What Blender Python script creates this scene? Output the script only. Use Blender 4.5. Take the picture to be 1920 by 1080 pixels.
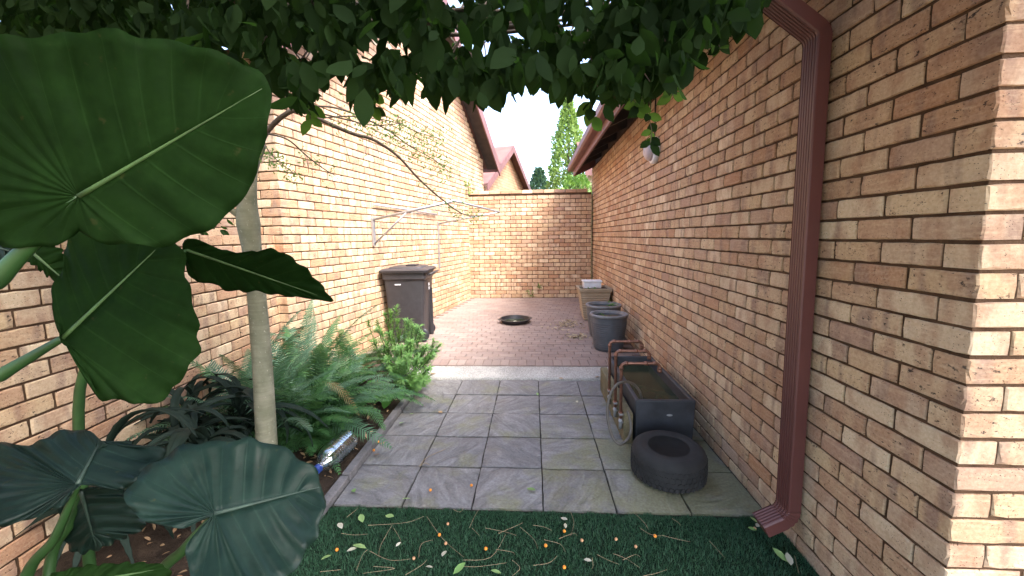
import bpy, bmesh, math, random
import numpy as np
from mathutils import Matrix, Vector, noise
R = math.radians
rnd = random.Random(7)
for o in list(bpy.data.objects): bpy.data.objects.remove(o)
scene = bpy.context.scene
col = scene.collection

# ------------------------------------------------------------------ camera
FOC, PPX, PPY, CAMH = 759.55, 952.04, 524.39, 1.539
_yaw, _pit, _rol = 0.063, 0.1069, -0.0155
_F = np.array([-math.sin(_yaw), math.cos(_yaw), 0]); _R = np.array([math.cos(_yaw), math.sin(_yaw), 0]); _U = np.array([0, 0, 1.])
_F2 = math.cos(_pit)*_F - math.sin(_pit)*_U; _U2 = math.sin(_pit)*_F + math.cos(_pit)*_U
_R3 = math.cos(_rol)*_R + math.sin(_rol)*_U2; _U3 = -math.sin(_rol)*_R + math.cos(_rol)*_U2
CAM = np.array([0, 0, CAMH])
cd = bpy.data.cameras.new('camera'); cam = bpy.data.objects.new('camera', cd); col.objects.link(cam)
M = Matrix.Identity(4)
for i in range(3):
    M[i][0] = _R3[i]; M[i][1] = _U3[i]; M[i][2] = -_F2[i]; M[i][3] = CAM[i]
cam.matrix_world = M
cd.sensor_width = 36; cd.lens = FOC/1920*36
cd.shift_x = (960-PPX)/1920; cd.shift_y = (PPY-540)/1920
cd.clip_start = 0.02; cd.clip_end = 2000
scene.camera = cam
def at(x, y, depth):                      # a point of the photograph at a given distance along the view axis
    return CAM + depth*(_F2 + (x-PPX)/FOC*_R3 - (y-PPY)/FOC*_U3)
def proj(P):
    d = np.asarray(P, float)-CAM; z = d@_F2
    return PPX+FOC*(d@_R3)/z, PPY-FOC*(d@_U3)/z, z

# ------------------------------------------------------------------ light
SUN_EL, SUN_AZ = R(56), R(132)             # azimuth measured from +Y towards +X
w = bpy.data.worlds.new('World'); scene.world = w; w.use_nodes = True
nt = w.node_tree; nt.nodes.clear()
out = nt.nodes.new('ShaderNodeOutputWorld'); bg = nt.nodes.new('ShaderNodeBackground'); sk = nt.nodes.new('ShaderNodeTexSky')
sk.sky_type = 'NISHITA'; sk.sun_disc = False; sk.sun_elevation = SUN_EL; sk.sun_rotation = SUN_AZ
sk.air_density = 1.0; sk.dust_density = 9.0; sk.ozone_density = 0.0; sk.altitude = 1200
bg.inputs[1].default_value = 0.15
nt.links.new(sk.outputs[0], bg.inputs[0]); nt.links.new(bg.outputs[0], out.inputs[0])
sd = bpy.data.lights.new('sun', 'SUN'); sun = bpy.data.objects.new('sun', sd); col.objects.link(sun)
sd.energy = 1.0; sd.angle = R(20); sd.color = (1, .97, .93)
sv = Vector((math.cos(SUN_EL)*math.sin(SUN_AZ), math.cos(SUN_EL)*math.cos(SUN_AZ), math.sin(SUN_EL)))
sun.rotation_euler = sv.to_track_quat('Z', 'Y').to_euler()
scene.view_settings.view_transform = 'Standard'; scene.view_settings.look = 'None'
scene.view_settings.exposure = 2.9; scene.view_settings.gamma = 1
try: scene.view_settings.use_curve_mapping = False
except Exception: pass
scene.render.engine = 'CYCLES'
try:
    scene.cycles.use_denoising = True; scene.cycles.max_bounces = 6; scene.cycles.transparent_max_bounces = 12
except Exception: pass

# ------------------------------------------------------------------ materials
class NT:
    def __init__(s, name):
        s.m = bpy.data.materials.new(name); s.m.use_nodes = True; s.t = s.m.node_tree; s.t.nodes.clear()
        s.out = s.n('OutputMaterial')
    def n(s, t, **kw):
        nd = s.t.nodes.new('ShaderNode'+t)
        for k, v in kw.items(): setattr(nd, k, v)
        return nd
    def put(s, inp, v):
        if isinstance(v, bpy.types.NodeSocket): s.t.links.new(v, inp)
        elif v is not None:
            if isinstance(v, (tuple, list)) and len(v) == 3 and inp.type == 'RGBA': v = (*v, 1)
            inp.default_value = v
    def math(s, op, a, b=None, c=None, clamp=False):
        nd = s.n('Math', operation=op, use_clamp=clamp)
        for i, v in enumerate((a, b, c)):
            if v is not None: s.put(nd.inputs[i], v)
        return nd.outputs[0]
    def mix(s, f, a, b, mode='MIX'):
        nd = s.n('Mix', data_type='RGBA', blend_type=mode)
        s.put(nd.inputs[0], f); s.put(nd.inputs[6], a); s.put(nd.inputs[7], b)
        return nd.outputs[2]
    def ramp(s, f, stops, interp='LINEAR'):
        nd = s.n('ValToRGB'); cr = nd.color_ramp; cr.interpolation = interp
        while len(cr.elements) < len(stops): cr.elements.new(0.5)
        for e, (p, c) in zip(cr.elements, stops):
            e.position = p; e.color = (*c, 1) if isinstance(c, (tuple, list)) else (c, c, c, 1)
        s.put(nd.inputs[0], f); return nd.outputs[0]
    def noise(s, vec, scale, detail=3, rough=.55, dist=0.):
        nd = s.n('TexNoise'); s.put(nd.inputs['Vector'], vec); nd.inputs['Scale'].default_value = scale
        nd.inputs['Detail'].default_value = detail; nd.inputs['Roughness'].default_value = rough; nd.inputs['Distortion'].default_value = dist
        return nd.outputs['Fac']
    def mapping(s, vec, scale=(1, 1, 1), loc=(0, 0, 0)):
        nd = s.n('Mapping'); s.put(nd.inputs[0], vec); nd.inputs['Scale'].default_value = scale; nd.inputs['Location'].default_value = loc
        return nd.outputs[0]
    def bump(s, h, strength=.5, dist=.01, normal=None):
        nd = s.n('Bump'); nd.inputs['Strength'].default_value = strength; nd.inputs['Distance'].default_value = dist
        s.put(nd.inputs['Height'], h)
        if normal is not None: s.put(nd.inputs['Normal'], normal)
        return nd.outputs[0]
    def pbsdf(s, color, rough=.6, metal=0., normal=None, spec=None, **kw):
        b = s.n('BsdfPrincipled'); s.put(b.inputs['Base Color'], color); s.put(b.inputs['Roughness'], rough); s.put(b.inputs['Metallic'], metal)
        if normal is not None: s.put(b.inputs['Normal'], normal)
        if spec is not None: s.put(b.inputs['Specular IOR Level'], spec)
        for k, v in kw.items(): s.put(b.inputs[k.replace('_', ' ')], v)
        return b.outputs[0]
    def done(s, sh): s.t.links.new(sh, s.out.inputs[0]); return s.m
    def rand(s):                          # one number per brick, joined or not
        a = s.n('ObjectInfo').outputs['Random']; b = s.n('NewGeometry').outputs['Random Per Island']
        return s.math('FRACT', s.math('ADD', a, b))
    def obj(s): return s.n('TexCoord').outputs['Object']
    def uv(s): return s.n('TexCoord').outputs['UV']
    def pos(s): return s.n('NewGeometry').outputs['Position']

def brick_material():
    t = NT('face_brick'); r = t.rand(); uv = t.uv()
    off = t.n('CombineXYZ'); t.put(off.inputs[0], t.math('MULTIPLY', r, 37.)); t.put(off.inputs[1], t.math('MULTIPLY', r, 91.)); t.put(off.inputs[2], t.math('MULTIPLY', r, 53.))
    add = t.n('VectorMath', operation='ADD'); t.put(add.inputs[0], uv); t.put(add.inputs[1], off.outputs[0]); v = add.outputs[0]
    base = t.ramp(r, [(0, (.60, .45, .285)), (.14, (.47, .305, .195)), (.26, (.64, .50, .34)), (.40, (.50, .34, .22)), (.5, (.44, .245, .145)), (.58, (.66, .53, .385)), (.72, (.56, .42, .29)), (.84, (.42, .275, .205)), (.92, (.70, .57, .41)), (1, (.49, .32, .19))])
    n1 = t.noise(t.mapping(v, (7, 3, 1)), 1.6, 2, .5)
    flash = t.ramp(n1, [(.46, 0), (.62, 1)])
    base = t.mix(t.math('MULTIPLY', flash, .62), base, (.40, .23, .15))
    n1b = t.noise(t.mapping(v, (9, 2, 1), (5, 3, 0)), 1.5, 1, .5)
    base = t.mix(t.math('MULTIPLY', t.ramp(n1b, [(.56, 0), (.68, 1)]), .7), base, (.29, .19, .15))
    n2 = t.noise(t.mapping(v, (6, 55, 1)), 1.5, 3, .6)
    base = t.mix(t.math('MULTIPLY', t.ramp(n2, [(.5, 0), (.72, 1)]), .4), base, (.68, .52, .36))
    n3 = t.noise(v, 90, 3, .65)
    base = t.mix(.35, base, t.ramp(n3, [(.3, .1), (.7, .9)]), 'SOFT_LIGHT')
    # iron spots
    vo = t.n('TexVoronoi'); t.put(vo.inputs['Vector'], t.mapping(v, (1, 1.5, 1))); vo.inputs['Scale'].default_value = 95
    vo.inputs['Randomness'].default_value = 1
    spot = t.ramp(t.math('ADD', vo.outputs['Distance'], t.math('MULTIPLY', t.noise(v, 60, 2), .25)), [(.24, 1), (.34, 0)])
    amount = t.ramp(t.noise(t.mapping(v, (1, 1, 1), (9, 1, 4)), 16, 2), [(.44, 0), (.56, 1)])
    spot = t.math('MULTIPLY', spot, amount)
    big = t.math('MULTIPLY', t.ramp(t.noise(t.mapping(v, (1, 1.6, 1), (2, 8, 1)), 42, 4, .7), [(.60, 0), (.66, 1)]), t.ramp(r, [(.0, 1), (.45, 1), (.5, 0)]))
    dark = t.math('MAXIMUM', spot, big)
    base = t.mix(t.math('MULTIPLY', dark, .92), base, (.045, .033, .03))
    # grime with a shape of its own
    g = t.noise(t.mapping(t.pos(), (1, 1, .6)), 1.3, 4, .6)
    base = t.mix(t.math('MULTIPLY', t.ramp(g, [(.5, 0), (.75, 1)]), .28), base, (.20, .11, .06))
    eff = t.math('MULTIPLY', t.ramp(t.noise(t.mapping(t.pos(), (1, 1, 1.6), (3, 7, 1)), 2.6, 6, .7), [(.56, 0), (.72, 1)]), .22)
    base = t.mix(eff, base, (.66, .56, .45))
    base = t.mix(1., base, (1.0, .965, .90), 'MULTIPLY')
    h = t.math('ADD', t.math('MULTIPLY', n3, .5), t.math('ADD', t.math('MULTIPLY', n2, .4), t.math('MULTIPLY', dark, -.9)))
    return t.done(t.pbsdf(base, .86, 0, t.bump(h, .55, .004), .25))
def mortar_material():
    t = NT('mortar'); v = t.pos()
    c = t.ramp(t.noise(v, 14, 4), [(.3, (.062, .036, .021)), (.7, (.125, .076, .046))])
    return t.done(t.pbsdf(c, .95, 0, t.bump(t.noise(v, 160, 3), .7, .006), .1))
def simple(name, c, rough=.5, metal=0., var=.25, scale=20, bump=.0, spec=None):
    t = NT(name); v = t.obj(); n = t.noise(v, scale, 4)
    dk = tuple(x*(1-var) for x in c); lt = tuple(min(1, x*(1+var)) for x in c)
    return t.done(t.pbsdf(t.ramp(n, [(.3, dk), (.7, lt)]), rough, metal, t.bump(t.noise(v, scale*5, 3), bump, .004) if bump else None, spec))
def slab_material():
    t = NT('riven_slab'); r = t.rand(); o = t.obj(); p = t.pos()
    off = t.n('CombineXYZ'); t.put(off.inputs[0], t.math('MULTIPLY', r, 31.)); t.put(off.inputs[1], t.math('MULTIPLY', r, 77.)); t.put(off.inputs[2], t.math('MULTIPLY', r, 13.))
    add = t.n('VectorMath', operation='ADD'); t.put(add.inputs[0], o); t.put(add.inputs[1], off.outputs[0])
    rot = t.n('VectorRotate', rotation_type='Z_AXIS'); t.put(rot.inputs['Vector'], add.outputs[0]); t.put(rot.inputs['Angle'], t.math('MULTIPLY', r, 5.)); v = rot.outputs[0]
    riv = t.noise(t.mapping(v, (2.2, 6, 1)), 2.2, 6, .6, 1.2)
    c = t.ramp(r, [(0, (.14, .14, .144)), (.35, (.195, .193, .19)), (.7, (.16, .159, .16)), (1, (.22, .216, .206))])
    c = t.mix(.5, c, t.ramp(riv, [(.32, .1), (.68, .9)]), 'OVERLAY')
    c = t.mix(t.math('MULTIPLY', t.ramp(t.noise(v, 5, 4), [(.5, 0), (.72, 1)]), .4), c, (.17, .15, .125))
    # moss film, heavier to the near right
    sx = t.n('SeparateXYZ'); t.put(sx.inputs[0], p)
    w1 = t.math('MULTIPLY', t.ramp(sx.outputs[0], [(.0, 0), (.55, 1)]), t.ramp(t.math('DIVIDE', sx.outputs[1], 5.), [(.50, 1), (.74, 0)]))
    ms = t.ramp(t.math('ADD', t.noise(p, 3.1, 5, .62), t.math('MULTIPLY', w1, .24)), [(.52, 0), (.70, 1)])
    ms = t.math('MULTIPLY', ms, .62)
    c = t.mix(ms, c, (.19, .195, .085))
    pale = t.math('MULTIPLY', t.ramp(t.noise(p, 9, 5, .65), [(.60, 0), (.68, 1)]), .35)
    c = t.mix(pale, c, (.33, .315, .28))
    fine = t.noise(v, 70, 3)
    c = t.mix(.3, c, t.ramp(fine, [(.3, .2), (.7, .8)]), 'OVERLAY')
    h = t.math('ADD', riv, t.math('MULTIPLY', fine, .08))
    return t.done(t.pbsdf(c, t.ramp(riv, [(.3, .5), (.7, .75)]), 0, t.bump(h, .8, .016), .4))
def paver_material():
    t = NT('clay_paver'); r = t.rand(); p = t.pos()
    c = t.ramp(r, [(0, (.225, .165, .142)), (.3, (.27, .205, .18)), (.6, (.21, .162, .146)), (.8, (.295, .23, .20)), (1, (.24, .178, .153))])
    c = t.mix(t.math('MULTIPLY', t.ramp(t.noise(p, 1.1, 5, .6), [(.42, 0), (.65, 1)]), .55), c, (.28, .225, .20))
    c = t.mix(t.math('MULTIPLY', t.ramp(t.noise(p, 5, 5), [(.5, 0), (.7, 1)]), .35), c, (.17, .115, .095))
    n = t.noise(p, 120, 3)
    c = t.mix(.3, c, t.ramp(n, [(.3, .2), (.7, .8)]), 'OVERLAY')
    return t.done(t.pbsdf(c, .85, 0, t.bump(n, .4, .004), .25))
def ground_material(name, c1, c2, scale=6, bump=.8, dist=.02, rough=.95):
    t = NT(name); p = t.pos(); n = t.noise(p, scale, 6, .65)
    c = t.ramp(n, [(.3, c1), (.7, c2)]); f = t.noise(p, scale*18, 3)
    c = t.mix(.4, c, t.ramp(f, [(.3, .15), (.7, .85)]), 'OVERLAY')
    return t.done(t.pbsdf(c, rough, 0, t.bump(t.math('ADD', n, t.math('MULTIPLY', f, .35)), bump, dist), .2))
def leaf_material(name, c, c2, under=None, rough=.45, trans=.35, vein=None, tcol=None, spec=.4, fine=0):
    t = NT(name); r = t.rand(); 
    n = t.noise(t.obj(), 9, 4)
    cc = t.mix(t.math('ADD', t.math('MULTIPLY', r, .7), t.math('MULTIPLY', n, .3)), c, c2)
    nor = None
    if vein:
        uv = t.n('SeparateXYZ'); t.put(uv.inputs[0], t.uv())
        fr = t.math('ABSOLUTE', t.math('SUBTRACT', t.math('FRACT', t.math('ADD', uv.outputs[0], .5)), .5))
        lat = t.ramp(t.math('DIVIDE', fr, t.math('SUBTRACT', 1.25, uv.outputs[1])), [(.012, 1), (.06, 0)])
        mid = t.ramp(uv.outputs[2], [(.0, 0), (.5, 0)])
        lat = t.math('MULTIPLY', lat, .6)
        cc = t.mix(lat, cc, vein)
        fn = t.noise(t.obj(), 60, 3)
        cc = t.mix(.25, cc, t.ramp(fn, [(.3, .25), (.7, .75)]), 'OVERLAY')
        bl = t.noise(t.obj(), 14, 5, .65)
        cc = t.mix(.4, cc, t.ramp(bl, [(.3, .2), (.7, .8)]), 'OVERLAY')
        cc = t.mix(t.math('MULTIPLY', t.ramp(t.noise(t.mapping(t.obj(), (1, 1, 1), (3, 1, 2)), 38, 3), [(.68, 0), (.74, 1)]), .5), cc, (.06, .06, .02))
        rough = t.ramp(bl, [(.3, rough-.1), (.7, min(1, rough+.2))])
        nor = t.bump(t.math('ADD', t.math('ADD', t.math('MULTIPLY', fn, .5), t.math('MULTIPLY', bl, .6)), lat), .28, .005)
    if fine:
        nor = t.bump(t.noise(t.obj(), fine, 3), .3, .003)
    bs = t.pbsdf(cc, rough, 0, nor, spec)
    tr = t.n('BsdfTranslucent'); t.put(tr.inputs[0], t.mix(.5, cc, tcol or (.16, .30, .03)))
    mx = t.n('MixShader'); mx.inputs[0].default_value = trans
    t.t.links.new(bs, mx.inputs[1]); t.t.links.new(tr.outputs[0], mx.inputs[2])
    return t.done(mx.outputs[0])
def bark_material():
    t = NT('pale_bark'); o = t.obj()
    n = t.noise(t.mapping(o, (1, 1, 1)), 9, 5, .6); ring = t.noise(t.mapping(o, (2, 2, 34)), 2.2, 3, .6)
    c = t.ramp(n, [(.25, (.13, .135, .085)), (.55, (.23, .225, .155)), (.8, (.31, .295, .225))])
    c = t.mix(.16, c, t.ramp(ring, [(.3, .2), (.7, .8)]), 'OVERLAY')
    sp = t.ramp(t.noise(t.mapping(o, (1, 1, .7), (4, 4, 4)), 75, 2), [(.68, 0), (.72, 1)])
    c = t.mix(t.math('MULTIPLY', sp, .8), c, (.42, .39, .31))
    return t.done(t.pbsdf(c, .8, 0, t.bump(t.math('ADD', ring, t.math('MULTIPLY', n, .5)), .5, .006), .25))
def bottle_material():
    t = NT('clear_plastic'); lw = t.n('LayerWeight'); lw.inputs[0].default_value = .35
    tr = t.n('BsdfTransparent'); tr.inputs[0].default_value = (.80, .86, .88, 1)
    gl = t.n('BsdfGlossy'); gl.inputs[0].default_value = (.9, .95, 1, 1); gl.inputs['Roughness'].default_value = .08
    mx = t.n('MixShader'); t.put(mx.inputs[0], t.math('ADD', t.math('MULTIPLY', lw.outputs['Facing'], .55), .22))
    t.t.links.new(tr.outputs[0], mx.inputs[1]); t.t.links.new(gl.outputs[0], mx.inputs[2]); return t.done(mx.outputs[0])
def far_brick_material(name, a, b, m):
    t = NT(name); br = t.n('TexBrick'); t.put(br.inputs['Vector'], t.uv())
    br.inputs['Color1'].default_value = (*a, 1); br.inputs['Color2'].default_value = (*b, 1); br.inputs['Mortar'].default_value = (*m, 1)
    br.inputs['Scale'].default_value = 1; br.inputs['Brick Width'].default_value = .232; br.inputs['Row Height'].default_value = .085; br.inputs['Mortar Size'].default_value = .006
    return t.done(t.pbsdf(br.outputs['Color'], .85, 0, t.bump(br.outputs['Fac'], -.5, .006), .2))

MT = dict(
    brick=brick_material(), mortar=mortar_material(), slab=slab_material(), paver=paver_material(),
    joint=ground_material('sand_joint', (.10, .07, .055), (.17, .12, .095), 9),
    groutbed=ground_material('dark_joint', (.030, .028, .024), (.065, .06, .05), 9),
    concrete=ground_material('pale_concrete', (.29, .285, .265), (.43, .42, .39), 4, .4, .008, .85),
    soil=ground_material('garden_soil', (.022, .015, .010), (.065, .045, .03), 8, 1., .03),
    ground=ground_material('dry_ground', (.14, .11, .075), (.22, .17, .11), .6),
    kerb=ground_material('grey_edging', (.10, .098, .10), (.19, .18, .18), 12, .5, .006),
    turf=ground_material('turf_backing', (.008, .022, .012), (.016, .04, .02), 30),
    maroon=simple('maroon_paint', (.125, .043, .037), .45, 0, .14, 3, .0, .5),
    fascia=simple('faded_maroon_paint', (.165, .072, .066), .55, 0, .2, 4),
    soffit=simple('dark_timber', (.055, .042, .038), .8, 0, .3, 8),
    roof=simple('roof_sheet', (.16, .075, .06), .7, 0, .3, 2),
    pot=simple('slate_plastic', (.075, .085, .10), .5, 0, .22, 7, .15),
    planter=simple('beige_plastic', (.36, .29, .20), .6, 0, .15, 7, .1),
    potsoil=ground_material('pot_soil', (.07, .055, .04), (.22, .18, .14), 30, 1., .02),
    bin=simple('charcoal_plastic', (.035, .033, .037), .45, 0, .15, 14, .12),
    trough=simple('dark_fibre_cement', (.034, .038, .046), .5, 0, .35, 9, .15),
    board=ground_material('mossy_timber', (.10, .085, .05), (.23, .20, .12), 7, .8, .008),
    copper=simple('aged_copper', (.27, .135, .095), .42, .75, .3, 30, .1),
    steel=simple('galvanised_steel', (.42, .43, .45), .45, .7, .15, 20),
    rubber=simple('old_rubber', (.020, .020, .020), .85, 0, .35, 12, .3),
    black=simple('black_plastic', (.018, .019, .023), .4, 0, .2, 10),
    hose=simple('grey_hose', (.10, .088, .072), .5, 0, .15, 20),
    white=simple('white_plastic', (.72, .74, .78), .45, 0, .06, 10),
    grey=simple('grey_glass_cover', (.48, .42, .44), .3, 0, .06, 6),
    blue=simple('blue_cap', (.018, .045, .22), .4, 0, .1, 10),
    bottle=bottle_material(), bark=bark_material(),
    twigbark=simple('brown_twig', (.105, .08, .06), .85, 0, .3, 40),
    drytwig=simple('dry_straw_twig', (.26, .20, .12), .85, 0, .3, 30),
    ear_top=leaf_material('ear_leaf_upper', (.005, .016, .011), (.010, .027, .019), rough=.45, trans=.12, vein=(.018, .040, .027), spec=.26),
    ear_under=leaf_material('ear_leaf_lower', (.009, .028, .006), (.017, .043, .009), rough=.6, trans=.5, vein=(.022, .058, .013), tcol=(.03, .16, .010), spec=.05),
    rib_top=simple('leaf_rib_upper', (.028, .05, .034), .5, 0, .3, 20), rib_under=simple('leaf_rib_lower', (.045, .095, .022), .6, 0, .3, 20),
    stalk=simple('green_stalk', (.025, .072, .016), .5, 0, .3, 10),
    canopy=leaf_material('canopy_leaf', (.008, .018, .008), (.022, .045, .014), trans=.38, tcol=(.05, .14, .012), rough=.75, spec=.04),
    fern=leaf_material('fern_leaf', (.022, .085, .026), (.075, .19, .055), trans=.25, rough=.5),
    fern_blue=leaf_material('fern_leaf_blue', (.035, .095, .050), (.095, .19, .11), trans=.22, rough=.5),
    fern_dry=leaf_material('fern_leaf_dry', (.22, .20, .08), (.26, .17, .08), trans=.25, rough=.7, tcol=(.3, .25, .1)),
    needle=leaf_material('needle_leaf', (.08, .21, .05), (.18, .34, .09), trans=.3, rough=.5, tcol=(.25, .45, .05)),
    strap=leaf_material('strap_leaf', (.007, .015, .010), (.022, .036, .026), trans=.06, rough=.6, fine=60, spec=.12),
    herb=leaf_material('herb_leaf', (.06, .20, .03), (.10, .28, .05), trans=.35),
    fine=leaf_material('feathery_leaf', (.10, .20, .04), (.20, .32, .08), trans=.4, tcol=(.3, .45, .08)),
    conifer=leaf_material('conifer_leaf', (.10, .20, .045), (.26, .38, .10), trans=.3, tcol=(.35, .5, .1)),
    bush=leaf_material('bush_leaf', (.06, .16, .03), (.20, .33, .07), trans=.3),
    fartree=leaf_material('far_tree_leaf', (.03, .07, .05), (.06, .12, .08), trans=.2),
    grass=leaf_material('turf_blade', (.022, .074, .038), (.050, .128, .064), trans=.15, rough=.55, tcol=(.03, .16, .04)),
    fallen_green=leaf_material('fallen_leaf_green', (.16, .33, .09), (.32, .45, .18), trans=.2),
    fallen_pale=leaf_material('fallen_leaf_pale', (.45, .45, .33), (.62, .60, .48), trans=.2, rough=.7),
    fallen_brown=leaf_material('fallen_leaf_brown', (.26, .14, .07), (.42, .29, .16), trans=.15, rough=.8, tcol=(.3, .2, .1)),
    fallen_tan=leaf_material('fallen_leaf_tan', (.30, .23, .14), (.50, .42, .29), trans=.1, rough=.8, tcol=(.3, .25, .15)),
    backlit=leaf_material('backlit_canopy_leaf', (.05, .13, .02), (.11, .22, .04), trans=.45, tcol=(.2, .42, .04), rough=.6, spec=.1),  # lighter copy of the canopy leaf, light shining through put into its colour
    potrim=simple('weathered_rim', (.20, .205, .215), .6, 0, .3, 12, .15),
    orange=simple('orange_berry', (.72, .25, .025), .4, 0, .25, 90),
    tan=simple('dried_berry', (.48, .26, .13), .7, 0, .3, 90),
    rock=ground_material('red_brown_stone', (.07, .035, .025), (.17, .085, .06), 12, 1., .03),
    water=None, farbrick=far_brick_material('far_face_brick', (.50, .30, .18), (.40, .21, .12), (.20, .12, .08)),
    farcream=far_brick_material('far_cream_brick', (.62, .50, .34), (.55, .42, .28), (.35, .27, .19)),
)
t = NT('murky_water'); o_ = t.pos()
MT['water'] = t.done(t.pbsdf(t.ramp(t.noise(o_, 7, 5), [(.35, (.018, .026, .015)), (.7, (.042, .052, .028))]), .16, 0, t.bump(t.noise(o_, 14, 2), .03, .004), .10))

# ------------------------------------------------------------------ mesh helpers
class MB:
    def __init__(s): s.v = []; s.f = []; s.uv = []; s.n = 0; s.hasuv = False
    def add(s, v, f, uv=None):
        b = s.n; s.v.extend([tuple(map(float, p)) for p in v]); s.n += len(v)
        s.f.extend([tuple(i+b for i in q) for q in f])
        if uv is not None: s.hasuv = True; s.uv.extend(uv)
        else: s.uv.extend([(0, 0)]*len(v))
    def box(s, lo, hi, m=None):
        (a, b, c), (d, e, g) = lo, hi
        v = [(a, b, c), (d, b, c), (d, e, c), (a, e, c), (a, b, g), (d, b, g), (d, e, g), (a, e, g)]
        if m is not None: v = [tuple(m@Vector(p)) for p in v]
        s.add(v, [(3, 2, 1, 0), (4, 5, 6, 7), (0, 1, 5, 4), (1, 2, 6, 5), (2, 3, 7, 6), (3, 0, 4, 7)])
    def tube(s, pts, rad, n=8, caps=True):
        pts = [Vector(p) for p in pts]; k = len(pts)
        if not hasattr(rad, '__len__'): rad = [rad]*k
        up = None; V = []
        for i, p in enumerate(pts):
            d = (pts[min(i+1, k-1)]-pts[max(i-1, 0)])
            d = d.normalized() if d.length > 1e-9 else Vector((0, 0, 1))
            if up is None: up = d.orthogonal().normalized()
            up = (up-d*up.dot(d)); up = up.normalized() if up.length > 1e-6 else d.orthogonal().normalized()
            sd_ = d.cross(up)
            for j in range(n):
                a = 2*math.pi*j/n; V.append(p+(up*math.cos(a)+sd_*math.sin(a))*rad[i])
        Fc = [(i*n+j, i*n+(j+1) % n, (i+1)*n+(j+1) % n, (i+1)*n+j) for i in range(k-1) for j in range(n)]
        if caps: Fc += [tuple(range(n-1, -1, -1)), tuple((k-1)*n+j for j in range(n))]
        s.add(V, Fc)
    def lathe(s, prof, n=32, c=(0, 0, 0), m=None, close=False):
        V = []
        for (r, z) in prof:
            for j in range(n):
                a = 2*math.pi*j/n; p = Vector((r*math.cos(a), r*math.sin(a), z))
                if m is not None: p = m@p
                V.append((p.x+c[0], p.y+c[1], p.z+c[2]))
        k = len(prof)
        Fc = [(i*n+j, i*n+(j+1) % n, (i+1)*n+(j+1) % n, (i+1)*n+j) for i in range(k-1) for j in range(n)]
        if not close:
            if prof[0][0] > 1e-6: Fc.append(tuple(range(n-1, -1, -1)))
            if prof[-1][0] > 1e-6: Fc.append(tuple((k-1)*n+j for j in range(n)))
        else: Fc += [((k-1)*n+j, (k-1)*n+(j+1) % n, (j+1) % n, j) for j in range(n)]
        s.add(V, Fc)
    def mesh(s, name, mat=None, smooth=False):
        me = bpy.data.meshes.new(name); me.from_pydata(s.v, [], s.f)
        if s.hasuv:
            l = me.uv_layers.new(name='UVMap'); idx = np.empty(len(me.loops), dtype=np.int32); me.loops.foreach_get('vertex_index', idx)
            l.data.foreach_set('uv', np.array(s.uv, dtype=np.float32)[idx].ravel())
        if mat: me.materials.append(mat)
        if smooth: me.polygons.foreach_set('use_smooth', [True]*len(me.polygons))
        me.update(); return me
    def build(s, name, mat, parent=None, smooth=False, loc=None):
        return ob(name, s.mesh(name, mat, smooth), parent, loc)
def ob(name, me, parent=None, loc=None, rot=None, scale=None):
    o = bpy.data.objects.new(name, me); col.objects.link(o)
    if parent is not None: o.parent = parent
    if loc is not None: o.location = loc
    if rot is not None: o.rotation_euler = rot
    if scale is not None: o.scale = scale
    return o
def tag(o, label, cat, group=None, kind=None):
    if label: o['label'] = label
    if cat: o['category'] = cat
    if group: o['group'] = group
    if kind: o['kind'] = kind
    return o
def thing(name, label, cat, group=None, loc=(0, 0, 0), rz=0):
    o = bpy.data.objects.new(name, None); col.objects.link(o); o.location = loc; o.rotation_euler = (0, 0, rz); o.empty_display_size = .1
    return tag(o, label, cat, group)
def bevel(o, w=.004, seg=2):
    md = o.modifiers.new('bevel', 'BEVEL'); md.width = w; md.segments = seg; md.limit_method = 'ANGLE'; md.angle_limit = R(35); return o
def autosmooth(me, ang=40):
    me.polygons.foreach_set('use_smooth', [True]*len(me.polygons))
    try: me.set_sharp_from_angle(angle=R(ang))
    except Exception: pass
    return me
def weld_ang(o, ang=40): autosmooth(o.data, ang); return o

# ------------------------------------------------------------------ bricks
BL, BH, JX, JZ = .2235, .0745, .0085, .0105
BM, CM = BL+JX, BH+JZ
def brick_arrays(L, H, D, seed, chip=1.):
    rr = random.Random(seed); V = []; UV = []
    per = []
    nx, nz = 5, 2
    for i in range(nx): per.append((-L/2+L*i/nx, -H/2))
    for i in range(nz): per.append((L/2, -H/2+H*i/nz))
    for i in range(nx): per.append((L/2-L*i/nx, H/2))
    for i in range(nz): per.append((-L/2, H/2-H*i/nz))
    n = len(per)
    out_ = []; inn = []; back = []
    for (x, z) in per:
        corner = abs(abs(x)-L/2) < 1e-6 and abs(abs(z)-H/2) < 1e-6
        j = rr.uniform(-.0012, .0012)*chip; ox = x-(math.copysign(.0015, x)*rr.random() if abs(abs(x)-L/2) < 1e-6 else 0); oz = z+j
        if corner: ox -= math.copysign(.0015, x); oz -= math.copysign(.0015, z)
        out_.append((ox, .005+rr.uniform(-.001, .002), oz))
        ins = .0022+.0065*rr.random()**4*chip+(.002 if corner else 0)
        ix = ox-math.copysign(ins, x) if abs(abs(x)-L/2) < 1e-6 else ox
        iz = oz-math.copysign(ins, z) if abs(abs(z)-H/2) < 1e-6 else oz
        inn.append((ix, rr.uniform(0, .0012), iz)); back.append((ox, D, oz))
    V = out_+inn+back+[(0, 0, 0)]
    Fc = []
    for i in range(n):
        k = (i+1) % n
        Fc.append((i, k, n+k, n+i)); Fc.append((i, 2*n+i, 2*n+k, k)); Fc.append((n+i, n+k, 3*n))
    UV = [(p[0]+math.copysign(max(0, p[1]-.006), p[0]), p[2]) for p in V]
    return np.array(V), Fc, UV
NV = 10
BRICKV = [brick_arrays(BL, BH, .045, 100+i) for i in range(NV)]
HEADV = [brick_arrays(.106, BH, .045, 200+i) for i in range(4)]
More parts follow.
